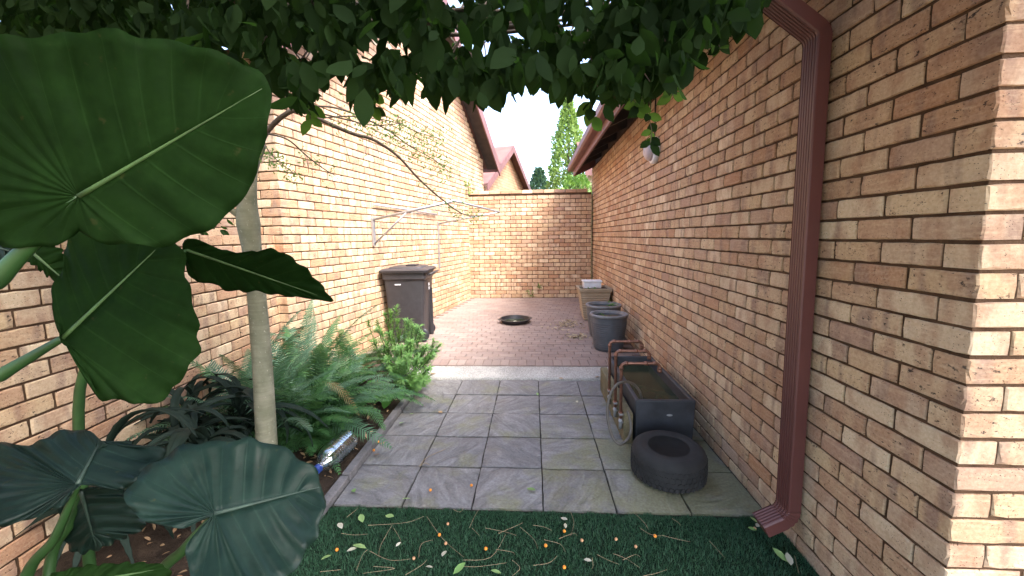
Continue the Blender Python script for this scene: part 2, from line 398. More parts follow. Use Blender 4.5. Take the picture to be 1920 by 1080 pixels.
CORNV = [brick_arrays(BL, BH, .106, 300+i) for i in range(6)]
def to_mesh(name, arr, mat):
    mb = MB(); mb.add(arr[0], arr[1], arr[2]); return mb.mesh(name, mat)
BMESH = {'s': [to_mesh('brick', a, MT['brick']) for a in BRICKV], 'h': [to_mesh('brick', a, MT['brick']) for a in HEADV], 'c': [to_mesh('brick', a, MT['brick']) for a in CORNV]}
BARR = {'s': BRICKV, 'h': HEADV, 'c': CORNV}
def lay(P, D, N, length, z0, nc, first, ground=None, top=None, seed=1, endcap=None):
    """courses of bricks on a face through P along D with outward normal N; first(k) = (start s, kind of a corner brick or None)"""
    rr = random.Random(seed); res = []
    D = Vector(D).normalized(); N = Vector(N).normalized(); P = Vector(P)
    rot = Matrix((( D.x, -N.x, 0), (D.y, -N.y, 0), (0, 0, 1)))
    for k in range(nc):
        zc = z0+k*CM+CM/2
        s, corner = first(k); i = 0
        while s < length-.03:
            L = BL; kind = 's'
            if i == 0 and corner == 'c': kind = 'c'
            elif i == 0 and corner == 'h': kind = 'h'; L = .106
            elif rr.random() < .035 and L > .2 and corner is None: pass
            e = min(s+L, length); sc = (e-s)/L
            mid = (s+e)/2
            if (top is None or zc+BH*.3 < top(mid)) and (ground is None or zc+BH/2 > ground(mid)):
                off = rr.uniform(-.0015, .0015) if kind != 'c' else 0
                loc = P+D*mid+N*off+Vector((0, 0, zc+rr.uniform(-.001, .001)))
                m = Matrix.Translation(loc) @ (rot @ Matrix.Rotation(rr.uniform(-.004, .004), 3, 'Y')).to_4x4()
                if sc < .999: m = m @ Matrix.Diagonal((sc, 1, 1, 1))
                res.append((m, kind, rr.randrange(len(BARR[kind]))))
            s = e+JX; i += 1
    return res
def screen_area(m, kind):
    L = .106 if kind == 'h' else BL
    q = [m @ Vector(p) for p in ((-L/2, 0, -BH/2), (L/2, 0, -BH/2), (L/2, 0, BH/2), (-L/2, 0, BH/2))]
    pr = [proj(p) for p in q]
    if min(p[2] for p in pr) < .1: return 0
    x = [min(1920, max(0, p[0])) for p in pr]; y = [min(1080, max(0, p[1])) for p in pr]
    return abs(sum(x[i]*y[(i+1) % 4]-x[(i+1) % 4]*y[i] for i in range(4)))/2
def place_bricks(pl, parent, limit=298, hidden=None):
    pl = sorted(((screen_area(m, k)*(hidden(m) if hidden else 1), m, k, i) for m, k, i in pl), key=lambda q: -q[0])
    for a, m, k, i in pl[:limit]:
        o = ob('brick', BMESH[k][i], parent); o.matrix_local = m
    rest = pl[limit:]
    if rest:
        mb = MB()
        for a, m, k, i in rest:
            arr = BARR[k][i]; mm = np.array(m); mb.add(arr[0]@mm[:3, :3].T+mm[:3, 3], arr[1], arr[2])
        o = mb.build('bricks', MT['brick'], parent); o['kind'] = 'stuff'

XW, YC, YB = 1.285, 1.247, 8.80                 # alley wall plane, its near corner, the end wall
def zg(y):                                      # ground height along the alley
    if y < 4.22: return 0.
    if y < 4.42: return .08*(y-4.22)/.2
    return .08+(y-4.42)*.0274

# ------------------------------------------------------------------ setting: ground, paving, bed
g = MB(); g.add([(-400, -400, -.12), (400, -400, -.12), (400, 900, -.12), (-400, 900, -.12)], [(0, 1, 2, 3)])
tag(g.build('ground', MT['ground']), None, None, kind='structure')

LP = Vector((-2.372, 3.735, 0)); LD = Vector((.992, 5.065, 0)).normalized(); LN = Vector((LD.y, -LD.x, 0))   # tall left wall
GA, GB = Vector((-2.22, .15, 0)), Vector((-2.47, 3.78, 0)); GD = (GB-GA).normalized(); GN = Vector((GD.y, -GD.x, 0))

# slabs
pav = MB(); pav.box((-1.19, 2.135, -.1), (XW+.05, 4.225, -.016)); slab_bed = tag(pav.build('slab_pavement', MT['groutbed']), None, None, kind='structure')
def slab_mesh(seed):
    rr = random.Random(seed); n = 9; W = .400; V = []; Fc = []
    for j in range(n):
        for i in range(n):
            x = -W/2+W*i/(n-1); y = -W/2+W*j/(n-1)
            ed = min(i, j, n-1-i, n-1-j)
            z = .004*(noise.noise(Vector((x*7+seed*9, y*5, seed)))) + .002*noise.noise(Vector((x*21, y*19+seed, 3.)))
            if ed == 0: z -= .005; x += rr.uniform(-.0022, .0022); y += rr.uniform(-.0022, .0022)
            V.append((x, y, z))
    Fc = [(j*n+i, j*n+i+1, (j+1)*n+i+1, (j+1)*n+i) for j in range(n-1) for i in range(n-1)]
    rim = [i for i in range(n)]+[j*n+n-1 for j in range(1, n)]+[(n-1)*n+i for i in range(n-2, -1, -1)]+[j*n for j in range(n-2, 0, -1)]
    b = len(V); V += [(V[i][0], V[i][1], -.05) for i in rim]
    k = len(rim); Fc += [(rim[(i+1) % k], rim[i], b+i, b+(i+1) % k) for i in range(k)]
    mb = MB(); mb.add(V, Fc); return autosmooth(mb.mesh('slab', MT['slab']), 50)
SL = [slab_mesh(i) for i in range(6)]
for i in range(6):
    for j in range(5):
        o = ob('slab', SL[rnd.randrange(6)], slab_bed, (-1.18+.2045+.409*i, 2.14+.209+.418*j, rnd.uniform(-.003, .003)), (rnd.uniform(-.006, .006), rnd.uniform(-.006, .006), rnd.choice((0, 1, 2, 3))*math.pi/2+rnd.uniform(-.006, .006)))
        o.scale = (1, 1.0, 1)
# concrete ramp strip
c = MB(); n = 40
for i in range(n+1):
    x = -1.62+(XW+.02+1.62)*i/n; jf = .012*noise.noise(Vector((x*4, 0, 0))); jb = .010*noise.noise(Vector((x*5, 3, 0)))
    c.v += [(x, 4.235+jf, -.05), (x, 4.235+jf, .010), (x, 4.26+jf, .018), (x, 4.425+jb, .081), (x, 4.45+jb, .05)]
c.n = len(c.v); c.uv = [(0, 0)]*c.n
c.f = [(i*5+j, (i+1)*5+j, (i+1)*5+j+1, i*5+j+1) for i in range(n) for j in range(4)]
tag(c.build('concrete_strip', MT['concrete'], smooth=True), None, None, kind='structure')
# clay paving
def left_x(y): return LP.x+(y-LP.y)*LD.x/LD.y
pb = MB()
ys_ = np.linspace(4.42, YB+.02, 20)
V = []
for y in ys_: V += [(left_x(y)-.1, y, zg(y)-.010), (XW+.03, y, zg(y)-.010)]
pb.add(V, [(2*i, 2*i+1, 2*i+3, 2*i+2) for i in range(len(ys_)-1)])
paving = tag(pb.build('paving', MT['joint']), None, None, kind='structure')
def paver_arr(seed, L=.197, W=.097):
    rr = random.Random(seed); V = []
    for (z, s) in ((-.04, 0), (-.004, 0), (0, .004)):
        for (a, b) in ((-1, -1), (1, -1), (1, 1), (-1, 1)):
            V.append((a*(L/2-s)+rr.uniform(-.0012, .0012), b*(W/2-s)+rr.uniform(-.0012, .0012), z+(rr.uniform(-.001, .001) if z > -.03 else 0)))
    Fc = [(8, 9, 10, 11)]+[(l*4+i, l*4+(i+1) % 4, (l+1)*4+(i+1) % 4, (l+1)*4+i) for l in range(2) for i in range(4)]
    return np.array(V), Fc, None
PVA = [paver_arr(i) for i in range(6)]
PVM = []
for a in PVA:
    mb = MB(); mb.add(a[0], a[1]); PVM.append(mb.mesh('paver', MT['paver']))
pl = []
tilt = math.atan(.0274)
def padd(x, y, rz):
    pl.append((Matrix.Translation((x, y, zg(y)+rnd.uniform(-.0015, .0015))) @ Matrix.Rotation(tilt, 4, 'X') @ Matrix.Rotation(rz+rnd.uniform(-.008, .008), 4, 'Z') @ Matrix.Rotation(rnd.uniform(-.008, .008), 4, 'X'), rnd.randrange(6)))
x = -1.75
while x < XW-.03: padd(x, 4.56, math.pi/2); x += .101
j = 0; y = 4.712
while y < YB-.03:
    x = left_x(y)+.02+(.1 if j % 2 else 0)
    while x < XW-.06: padd(x+.1, y, 0) if x+.2 < XW+.03 else None; x += .2015
    y += .1015; j += 1
def parea(m):
    q = [proj(m@Vector(p)) for p in ((-.1, -.05, 0), (.1, -.05, 0), (.1, .05, 0), (-.1, .05, 0))]
    return abs(sum(q[i][0]*q[(i+1) % 4][1]-q[(i+1) % 4][0]*q[i][1] for i in range(4)))
pl.sort(key=lambda q: -parea(q[0]))
for m, i in pl[:298]:
    o = ob('paver', PVM[i], paving); o.matrix_local = m
mb = MB()
for m, i in pl[298:]:
    mm = np.array(m); mb.add(PVA[i][0]@mm[:3, :3].T+mm[:3, 3], PVA[i][1])
mb.build('pavers', MT['paver'], paving)['kind'] = 'stuff'
# garden bed soil
n = 60; V = []
for j in range(n+1):
    for i in range(31):
        y = .2+(5.1-.2)*j/n; xl = min(GA.x, GB.x)-.1; xr = -1.235+(-.06 if y > 4.2 else 0)
        if y > 4.3: xr = -1.235-(y-4.3)*.55
        x = xl+(xr-xl)*i/30
        V.append((x, y, .015+.03*noise.noise(Vector((x*3, y*3, 1)))+.018*noise.noise(Vector((x*11, y*11, 4)))+(.07 if y > 4.4 else 0)*min(1, (y-4.4)*4 if y > 4.4 else 0)))
s_ = MB(); s_.add(V, [(j*31+i, j*31+i+1, (j+1)*31+i+1, (j+1)*31+i) for j in range(n) for i in range(30)])
tag(s_.build('garden_bed', MT['soil'], smooth=True), None, None, kind='structure')
# kerb edging of single blocks
kerb = MB(); kerb.box((-1.232, .35, -.1), (-1.198, 4.32, -.01)); kerb = tag(kerb.build('kerb', MT['groutbed']), None, None, kind='structure')
for i, y in enumerate(np.arange(.4, 4.3, .50)):
    k = MB(); k.box((-.029, -.246, -.09), (.029, .246, .036)); o = bevel(k.build('kerb_block', MT['kerb'], kerb, loc=(-1.213+rnd.uniform(-.006, .006), y+.23, rnd.uniform(-.006, .006))), .008, 2)
    o.rotation_euler = (rnd.uniform(-.01, .01), rnd.uniform(-.05, .05), rnd.uniform(-.012, .012))
# turf
tb = MB(); tb.add([(-1.19, -.6, -.014), (XW+.0, -.6, -.014), (XW+.0, 2.14, -.014), (-1.19, 2.14, -.014)], [(0, 1, 2, 3)]); tag(tb.build('lawn', MT['turf']), None, None, kind='structure')
rs = np.random.default_rng(3); NB = 95000
bx = rs.uniform(-1.185, 1.28, NB); by = 2.128-(rs.random(NB)**1.25)*1.55
keep = ~((bx > 1.10) & (by < 1.3)) ; bx, by = bx[keep], by[keep]; NB = len(bx)
by += .008*np.sin(bx*23)+.006*np.sin(bx*61+1)
a = rs.uniform(0, 2*np.pi, NB); hh = rs.uniform(.010, .024, NB); lean = rs.uniform(.002, .014, NB); wd = rs.uniform(.0012, .0022, NB)*(1+.3*(by < 1.5))
p0 = np.stack([bx-np.cos(a)*wd, by-np.sin(a)*wd, np.full(NB, -.013)], 1); p1 = np.stack([bx+np.cos(a)*wd, by+np.sin(a)*wd, np.full(NB, -.013)], 1)
la = rs.uniform(0, 2*np.pi, NB); p2 = np.stack([bx+np.cos(la)*lean, by+np.sin(la)*lean, hh-.013], 1)
VV = np.empty((NB*3, 3)); VV[0::3] = p0; VV[1::3] = p1; VV[2::3] = p2
me = bpy.data.meshes.new('turf_grass'); me.vertices.add(NB*3); me.vertices.foreach_set('co', VV.ravel().astype(np.float32))
me.loops.add(NB*3); me.loops.foreach_set('vertex_index', np.arange(NB*3, dtype=np.int32)); me.polygons.add(NB)
me.polygons.foreach_set('loop_start', np.arange(0, NB*3, 3, dtype=np.int32)); me.polygons.foreach_set('loop_total', np.full(NB, 3, dtype=np.int32)); me.update(calc_edges=True)
me.materials.append(MT['grass'])
tag(ob('turf_grass', me), 'short dark green artificial turf in front of the slabs', 'turf', kind='stuff')

# ------------------------------------------------------------------ right house
WH = 35*CM
rh = thing('brick_house', 'brick house along the alley with maroon eaves and a downpipe at its corner', 'house', loc=(0, 0, 0))
wc = MB(); e = .0085
wc.box((XW+e, YC+e, -.1), (XW+.22, YB+.25, WH-.002)); wc.box((XW+.2201, YC+e, -.1), (XW+1.3, YC+.22, WH-.003))
wall = wc.build('wall', MT['mortar'], rh)
f1 = lambda k: (0, 'c') if k % 2 == 0 else (.106+JX, None)
pl1 = lay((XW, YC, 0), (0, 1, 0), (-1, 0, 0), YB+.25-YC, -.03, 35, f1, seed=11)
f2 = lambda k: (.106+JX, None) if k % 2 == 0 else (0, 'c')
pl2 = lay((XW, YC, 0), (1, 0, 0), (0, -1, 0), 1.2, -.03, 35, f2, seed=12)
place_bricks(pl1+pl2, wall)
# eaves: fascia, gutter, rafters, roof
EX, EZ = .88, 2.80; YE = 9.0; Y0 = -1.2
fb = MB(); fb.box((EX, Y0, EZ), (EX+.028, YE, EZ+.24)); fas = bevel(fb.build('fascia', MT['fascia'], rh), .004)
gt = MB(); prof = [(-.115, .225), (-.115, .13), (-.09, .105), (-.012, .105), (-.002, .105), (-.002, .112), (-.012, .112), (-.086, .112), (-.108, .135), (-.108, .225)]
V = [(EX+a, y, EZ+b) for y in (Y0, YE+.03) for a, b in prof]; m_ = len(prof)
gt.add(V, [(i, (i+1) % m_, m_+(i+1) % m_, m_+i) for i in range(m_)]+[tuple(range(m_)), tuple(range(2*m_-1, m_-1, -1))]); gt.build('gutter', MT['fascia'], fas)
sl = math.tan(R(24))
for y in np.arange(.3, 8.9, .72):
    rf = MB(); V = [(EX+.03, y-.022, EZ+.06), (EX+.03, y-.022, EZ+.20), (XW+.5, y-.022, EZ+.20+sl*(XW+.47-EX)), (XW+.5, y-.022, EZ+.06+sl*(XW+.47-EX))]
    V += [(a, b+.044, c_) for a, b, c_ in V]
    rf.add(V, [(0, 1, 2, 3), (7, 6, 5, 4), (0, 4, 5, 1), (1, 5, 6, 2), (2, 6, 7, 3), (3, 7, 4, 0)]); rf.build('rafter', MT['soffit'], rh)
rp = MB()
def slab_poly(mb, pts, th):
    n_ = len(pts); mb.add(list(pts)+[(a, b, c_+th) for a, b, c_ in pts], [tuple(range(n_-1, -1, -1)), tuple(range(n_, 2*n_))]+[(i, (i+1) % n_, n_+(i+1) % n_, n_+i) for i in range(n_)])
slab_poly(rp, [(EX-.05, Y0, EZ+.243), (EX-.05, YE+.03, EZ+.243), (XW+3., YE+.03, EZ+.243+sl*(XW+3.05-EX)), (XW+3., Y0, EZ+.243+sl*(XW+3.05-EX))], .04)
rp.build('roof', MT['roof'], rh)
ef = MB(); ef.add([(EX+.03, YE-.02, EZ), (EX+.03, YE-.02, EZ+.2), (XW+.6, YE-.02, EZ+.2+sl*.96), (XW+.6, YE-.02, EZ+.0+sl*.96), (EX+.03, YE, EZ), (EX+.03, YE, EZ+.2), (XW+.6, YE, EZ+.2+sl*.96), (XW+.6, YE, EZ+.0+sl*.96)], [(0, 1, 2, 3), (7, 6, 5, 4), (0, 4, 5, 1), (1, 5, 6, 2), (2, 6, 7, 3), (3, 7, 4, 0)])
ef.build('verge_board', MT['fascia'], rh)
bf = MB(); bf.box((XW+.06, YC+.05, WH-.001), (XW+.10, YB+.2, EZ+.5)); bf.build('beam_filling', MT['soffit'], rh)

# downpipe
dp = thing('downpipe', 'ribbed maroon rectangular downpipe near the brick corner', 'downpipe', loc=(1.243, 1.945, .17))
def ribbed(path_frames, hw, hd, name, parent):
    """rectangular tube with grooves on the outward face; frames: (centre, outward axis u, width axis w)"""
    prof = []
    nr = 6
    for i in range(nr):
        a = -hw+2*hw*i/nr; b = -hw+2*hw*(i+1)/nr; q = (b-a)
        prof += [(hd, a+.12*q), (hd, b-.35*q), (hd-.006, b-.28*q), (hd-.006, b-.02*q)]
    prof += [(hd, hw), (hd-.006, hw+.002), (-hd, hw), (-hd, -hw), (hd-.006, -hw-.002)]
    V = []; k = len(prof)
    for cpt, u, w_ in path_frames:
        cpt, u, w_ = Vector(cpt), Vector(u), Vector(w_)
        V += [cpt+u*a+w_*b for a, b in prof]
    mb = MB(); L_ = len(path_frames)
    mb.add(V, [(i*k+j, i*k+(j+1) % k, (i+1)*k+(j+1) % k, (i+1)*k+j) for i in range(L_-1) for j in range(k)]+[tuple(range(k-1, -1, -1)), tuple((L_-1)*k+j for j in range(k))])
    return mb.build(name, MT['maroon'], parent)
hw, hd = .05, .029
wv = (0, 1, 0)
ribbed([((0, 0, z), (-1, 0, 0), wv) for z in (.03, 2.19)], hw, hd, 'pipe', dp)
fr = []
for i in range(9):                        # bottom shoe, a corrugated bend kicking out from the wall
    a = R(62)*i/8; fr.append(((-.07*(1-math.cos(a)), 0, .031-.07*math.sin(a)), (-math.cos(a), 0, math.sin(a)), wv))
fr2 = []
for i, (cpt, u, w_) in enumerate(fr):
    u = Vector(u); fr2.append((cpt, u*(1.06 if i % 2 == 0 else .97), Vector(w_)*(1.03 if i % 2 == 0 else .98)))
d_ = Vector((-math.sin(R(62)), 0, -math.cos(R(62)))); cpt, u, w_ = fr2[-1]
fr2.append((Vector(cpt)+d_*.10, Vector(u), Vector(w_)))
ribbed(fr2, hw, hd, 'shoe', dp)
fr = []
for i in range(7):
    a = R(52)*i/6; fr.append(((-.06*(1-math.cos(a)), 0, 2.19+.06*math.sin(a)), (-math.cos(a), 0, -math.sin(a)), wv))
d_ = Vector((-math.sin(R(52)), 0, math.cos(R(52)))); cpt, u, w_ = fr[-1]
fr.append((Vector(cpt)+d_*.47, u, w_)); ribbed(fr, hw*1.02, hd*1.03, 'offset_bend', dp)

# wall light
wl = thing('wall_light', 'round white bulkhead lamp mounted high on the long brick wall', 'lamp', loc=(XW-.002, 4.40, 2.40))
rm = Matrix.Rotation(R(-90), 3, 'Y')
b = MB(); b.lathe([(.0, 0), (.135, 0), (.138, .02), (.13, .045), (.112, .055), (.108, .05)], 36, m=rm); b.build('base', MT['white'], wl, True)
b = MB(); b.lathe([(.109, .047), (.105, .075), (.088, .10), (.055, .12), (.0, .126)], 36, m=rm); b.build('cover', MT['grey'], wl, True)
b = MB(); b.box((-.062, -.14, -.007), (-.004, .14, .007)); b.build('rib', MT['white'], wl)
b = MB(); b.tube([(-.012, .02, .13), (-.012, .02, .56)], .007, 6); b.build('cable', MT['black'], wl)

# ------------------------------------------------------------------ end wall of the alley
bw = MB(); bw.box((left_x(YB)-.05, YB+e, -.05), (XW-.035, YB+.22, .2+26*CM+.03)); bw = tag(bw.build('boundary_wall', MT['mortar']), 'brick wall closing the far end of the alley', 'wall')
fb_ = lambda k: (0 if k % 2 == 0 else -.116, None)
pl3 = lay((left_x(YB)-.02, YB, 0), (1, 0, 0), (0, -1, 0), XW-.036-left_x(YB)+.02, .2-.012, 26, fb_, seed=21)
place_bricks(pl3, bw)
cp_ = MB(); x = left_x(YB)
while x < XW-.1:
    q = MB(); q.box((0, -.012, 0), (.222, .232, .07)); o = bevel(q.build('coping_brick', MT['brick'], bw, loc=(x+.0, YB, .2+26*CM+.031+rnd.uniform(-.002, .002))), .004, 1); x += .232
    if x > XW-.2: break

# ------------------------------------------------------------------ left house
lh = thing('brick_house', 'tall gabled brick house behind the washing line', 'house', loc=(0, 0, 0))
SL_, EZL, APS, APZ = 6.25, 3.32, 3.1, 5.50
gtop = lambda s: EZL+(APZ-EZL)*(1-abs(s-APS)/(SL_-APS)) if s > APS else EZL+(APZ-EZL)*(s/APS)
def lpt(s, z, nrm=0.): q = LP+LD*s+LN*nrm; return (q.x, q.y, z)
lw = MB(); out_ = [lpt(.02, -.1, -.0085), lpt(SL_, -.1, -.0085), lpt(SL_, EZL, -.0085), lpt(APS, APZ, -.0085), lpt(.02, EZL, -.0085)]
inn_ = [lpt(.02, -.1, -.23), lpt(SL_, -.1, -.23), lpt(SL_, EZL, -.23), lpt(APS, APZ, -.23), lpt(.02, EZL, -.23)]
lw.add(out_+inn_, [(4, 3, 2, 1, 0), (5, 6, 7, 8, 9)]+[(i, (i+1) % 5, 5+(i+1) % 5, 5+i) for i in range(5)])
q0 = LP+LD*.0085-LN*.232; q1 = LP+LD*.0085-LN*2.4; q2 = q1+LD*.2; q3 = q0+LD*.2
lw.add([(q.x, q.y, z) for z in (-.1, EZL) for q in (q0, q1, q2, q3)], [(3, 2, 1, 0), (4, 5, 6, 7), (0, 1, 5, 4), (1, 2, 6, 5), (2, 3, 7, 6), (3, 0, 4, 7)])
lwall = lw.build('wall', MT['mortar'], lh)
pl4 = lay(LP, LD, LN, SL_, -.03, 64, f1, seed=31, top=gtop, ground=lambda s: zg((LP+LD*s).y)-.02)
pl5 = lay(LP, -LN, -LD, 2.3, -.03, 39, f2, seed=32)
def hid(m):
    q = proj(m.translation); return .25 if (q[0] < 860 and q[1] > 560) or (q[1] < 170) or q[0] < 480 else 1
place_bricks(pl4+pl5, lwall, hidden=hid)
# roof: two slopes with an overhanging verge
OV = .30
def rooflope(s0, z0, s1, z1, name):
    mb = MB(); a = [lpt(s0, z0, OV), lpt(s1, z1, OV), lpt(s1, z1, -4.), lpt(s0, z0, -4.)]
    slab_poly(mb, a, .05); return mb.build(name, MT['roof'], lh)
sl2 = (APZ-EZL)/(SL_-APS)
r1 = rooflope(APS, APZ+.13, SL_+.35, EZL+.13-.35*sl2, 'roof'); r2 = rooflope(-.35, EZL+.13-.35*(APZ-EZL)/APS, APS-.002, APZ+.13, 'roof')
def board(mb, s0, z0, s1, z1, n0, n1, h):
    V = [lpt(s0, z0, n0), lpt(s1, z1, n0), lpt(s1, z1+h, n0), lpt(s0, z0+h, n0), lpt(s0, z0, n1), lpt(s1, z1, n1), lpt(s1, z1+h, n1), lpt(s0, z0+h, n1)]
    mb.add(V, [(3, 2, 1, 0), (4, 5, 6, 7), (0, 1, 5, 4), (1, 2, 6, 5), (2, 3, 7, 6), (3, 0, 4, 7)])
for (a, b_, c_, d_) in ((APS+.01, APZ-.06, SL_+.36, EZL-.06-.36*sl2), (-.36, EZL-.06-.36*sl2, APS, APZ-.06)):
    mb = MB(); board(mb, a, b_, c_, d_, OV+.002, OV+.03, .26); mb.build('barge_board', MT['fascia'], lh)
mb = MB(); board(mb, APS, APZ+.10, SL_+.34, EZL+.10-.34*sl2, .001, OV, .02); mb.build('soffit', MT['soffit'], lh)
mb = MB(); board(mb, -.34, EZL+.10-.34*sl2, APS-.005, APZ+.10, .001, OV, .02); mb.build('soffit', MT['soffit'], lh)
mb = MB(); board(mb, SL_+.35, EZL-.20, SL_+.38, EZL-.20, -3.9, OV+.03, .22); mb.build('fascia', MT['fascia'], lh)

# ------------------------------------------------------------------ garden wall
gl_ = (GB-GA).length
gw = MB(); o0 = GA+GN*(-.0085); o1 = GB+GN*(-.0085); i1 = GB-GN*.22; i0 = GA-GN*.22
gw.add([(q.x, q.y, z) for z in (-.1, 18.6*CM) for q in (o0, o1, i1, i0)], [(3, 2, 1, 0), (4, 5, 6, 7), (0, 1, 5, 4), (1, 2, 6, 5), (2, 3, 7, 6), (3, 0, 4, 7)])
gwo = tag(gw.build('garden_wall', MT['mortar']), 'low orange brick garden wall behind the broad-leaved plants', 'wall')
pl6 = lay(GA, GD, GN, gl_, -.03, 19, lambda k: (0 if k % 2 else -.116, None), seed=41)
place_bricks(pl6, gwo)

# ------------------------------------------------------------------ far buildings
fh = thing('brick_house', 'distant gabled brick house beyond the far end wall', 'house', loc=(0, 0, 0))
A0 = Vector((-1.344, 11.176, 0)); A1 = Vector((-.21, 15.77, 0)); FD = (A1-A0).normalized(); FN = Vector((FD.y, -FD.x, 0)); FLn = (A1-A0).length
def fpt(s, z, n_=0.): q = A0+FD*s+FN*n_; return (q.x, q.y, z)
mb = MB(); pts = [(0, -.1), (FLn, -.1), (FLn, 3.05), (FLn*.47, 4.30), (0, 3.05)]
mb.add([fpt(s, z) for s, z in pts]+[fpt(s, z, -.3) for s, z in pts], [(4, 3, 2, 1, 0), (5, 6, 7, 8, 9)]+[(i, (i+1) % 5, 5+(i+1) % 5, 5+i) for i in range(5)], [(s, z) for s, z in pts]*2)
mb.build('wall', MT['farbrick'], fh)
for (s0, z0, s1, z1) in ((FLn*.47, 4.36, FLn+.3, 2.88), (-.3, 2.88, FLn*.47-.003, 4.36)):
    mb = MB(); slab_poly(mb, [fpt(s0, z0, .22), fpt(s1, z1, .22), fpt(s1, z1, -4), fpt(s0, z0, -4)], .05); rr_ = mb.build('roof', MT['roof'], fh)
    mb = MB(); V = [fpt(s0, z0-.16, .222), fpt(s1, z1-.16, .222), fpt(s1, z1+.06, .222), fpt(s0, z0+.06, .222)]+[fpt(s0, z0-.16, .25), fpt(s1, z1-.16, .25), fpt(s1, z1+.06, .25), fpt(s0, z0+.06, .25)]
    mb.add(V, [(3, 2, 1, 0), (4, 5, 6, 7), (0, 1, 5, 4), (1, 2, 6, 5), (2, 3, 7, 6), (3, 0, 4, 7)]); mb.build('barge_board', MT['fascia'], fh)
ch = thing('cream_house', 'pale cream house glimpsed past the end of the long brick wall', 'house', loc=(0, 0, 0))
mb = MB(); V = [(1.62, 12.2, -.1), (5., 12.2, -.1), (5., 12.2, 3.3), (1.62, 12.2, 3.3), (1.62, 16, -.1), (5., 16, -.1), (5., 16, 3.3), (1.62, 16, 3.3)]
mb.add(V, [(0, 1, 2, 3), (7, 6, 5, 4), (0, 4, 5, 1), (1, 5, 6, 2), (2, 6, 7, 3), (3, 7, 4, 0)], [(v[0]+v[1], v[2]) for v in V]); mb.build('wall', MT['farcream'], ch)
mb = MB(); slab_poly(mb, [(1.5, 11.9, 3.301), (5.2, 11.9, 3.301), (5.2, 14.2, 4.6), (1.5, 14.2, 4.6)], .06); mb.build('roof', MT['roof'], ch)
mb = MB(); mb.box((1.5, 11.86, 3.22), (5.2, 11.898, 3.40)); mb.build('fascia', MT['fascia'], ch)

# ------------------------------------------------------------------ foliage helpers
def leaf_blob(mb, c, L, W, dirv, nrm, fold=.25, curl=.1):
    d = Vector(dirv).normalized(); n_ = Vector(nrm); n_ = (n_-d*n_.dot(d)); n_ = n_.normalized() if n_.length > 1e-5 else d.orthogonal().normalized(); s = d.cross(n_)
    c = Vector(c); V = [c]
    for t_, w_ in ((.28, .82), (.58, .95), (.82, .55)):
        m_ = c+d*(L*t_)-n_*(curl*L*t_*t_); V += [m_+s*(W/2*w_)+n_*(fold*W/2*w_), m_, m_-s*(W/2*w_)+n_*(fold*W/2*w_)]
    V.append(c+d*L-n_*(curl*L))
    mb.add(V, [(0, 2, 1), (0, 3, 2), (1, 2, 5, 4), (2, 3, 6, 5), (4, 5, 8, 7), (5, 6, 9, 8), (7, 8, 10), (8, 9, 10)])
def rv(): 
    while True:
        v = Vector((rnd.uniform(-1, 1), rnd.uniform(-1, 1), rnd.uniform(-1, 1)))
        if .05 < v.length < 1: return v.normalized()
def bez(pts, n=12):
    pts = [Vector(p) for p in pts]; res = []
    k = len(pts)
    for i in range(k-1):
        p0 = pts[max(i-1, 0)]; p1 = pts[i]; p2 = pts[i+1]; p3 = pts[min(i+2, k-1)]
        for j in range(n):
            t_ = j/n; res.append(.5*((2*p1)+(p2-p0)*t_+(2*p0-5*p1+4*p2-p3)*t_**2+(3*p1-p0-3*p2+p3)*t_**3))
    res.append(pts[-1]); return res

# ------------------------------------------------------------------ overhead canopy
ct = thing('overhanging_tree', 'dark leafy tree canopy hanging over the top of the view', 'tree', loc=(-2.95, .7, 0))
ox = Vector((-2.95, .7, 0))
EDX = [-300, 0, 150, 330, 420, 500, 560, 620, 700, 760, 820, 880, 930, 980, 1030, 1080, 1110, 1150, 1180, 1215, 1240, 1275, 1320, 1370, 1420, 1460]
EDY = [115, 115, 112, 112, 140, 170, 222, 205, 205, 195, 195, 196, 205, 190, 175, 190, 225, 205, 190, 215, 185, 165, 105, 85, 35, -60]
mb = MB(); cnt = 0
while cnt < 17500:
    px_ = rnd.uniform(-250, 1440); dep = rnd.uniform(1.15, 3.1) if rnd.random() < .8 else rnd.uniform(.95, 1.6)
    edge = np.interp(px_, EDX, EDY)+rnd.gauss(0, 9)+10*math.sin(px_*.05)
    up = rnd.random()**1.35*560
    py_ = edge-42-up if rnd.random() < .985 else edge-30-up
    if 830 < px_ < 1150 and noise.noise(Vector((px_/52, py_/40, 0.))) > .12: continue
    p = at(px_, py_, dep)
    if p[0] > XW-.12 or (p[0] > EX-.18 and p[2] > EZ-.1) or p[2] > 3.25: continue
    if px_ < 330 and dep < 1.3: continue
    d = Vector((rnd.gauss(0, .5), rnd.gauss(0, .5), -1.0+rnd.gauss(0, .45)))
    L = rnd.choice((rnd.uniform(.03, .06), rnd.uniform(.05, .095)))
    if 380 < px_ < 800 and py_ > 60 and noise.noise(Vector((px_/60, py_/45, 5.))) > -.02: continue
    nr = rv() if rnd.random() < .75 else Vector((rnd.gauss(0, .4), -1, rnd.gauss(0, .4)))
    leaf_blob(mb, Vector(p)-ox, L, L*rnd.uniform(.48, .62), d, nr, .2, rnd.uniform(0, .2)); cnt += 1
for k in range(15000):                      # unseen leaves overhead and behind, added to shade the foreground
    p = Vector((rnd.uniform(-3.6, .75), rnd.uniform(-3.4, 1.1), rnd.uniform(2.5, 3.2)))
    L = rnd.uniform(.07, .12); leaf_blob(mb, p-ox, L, L*.55, Vector((rnd.gauss(0, .7), rnd.gauss(0, .7), -.8)), rv(), .2, .1)
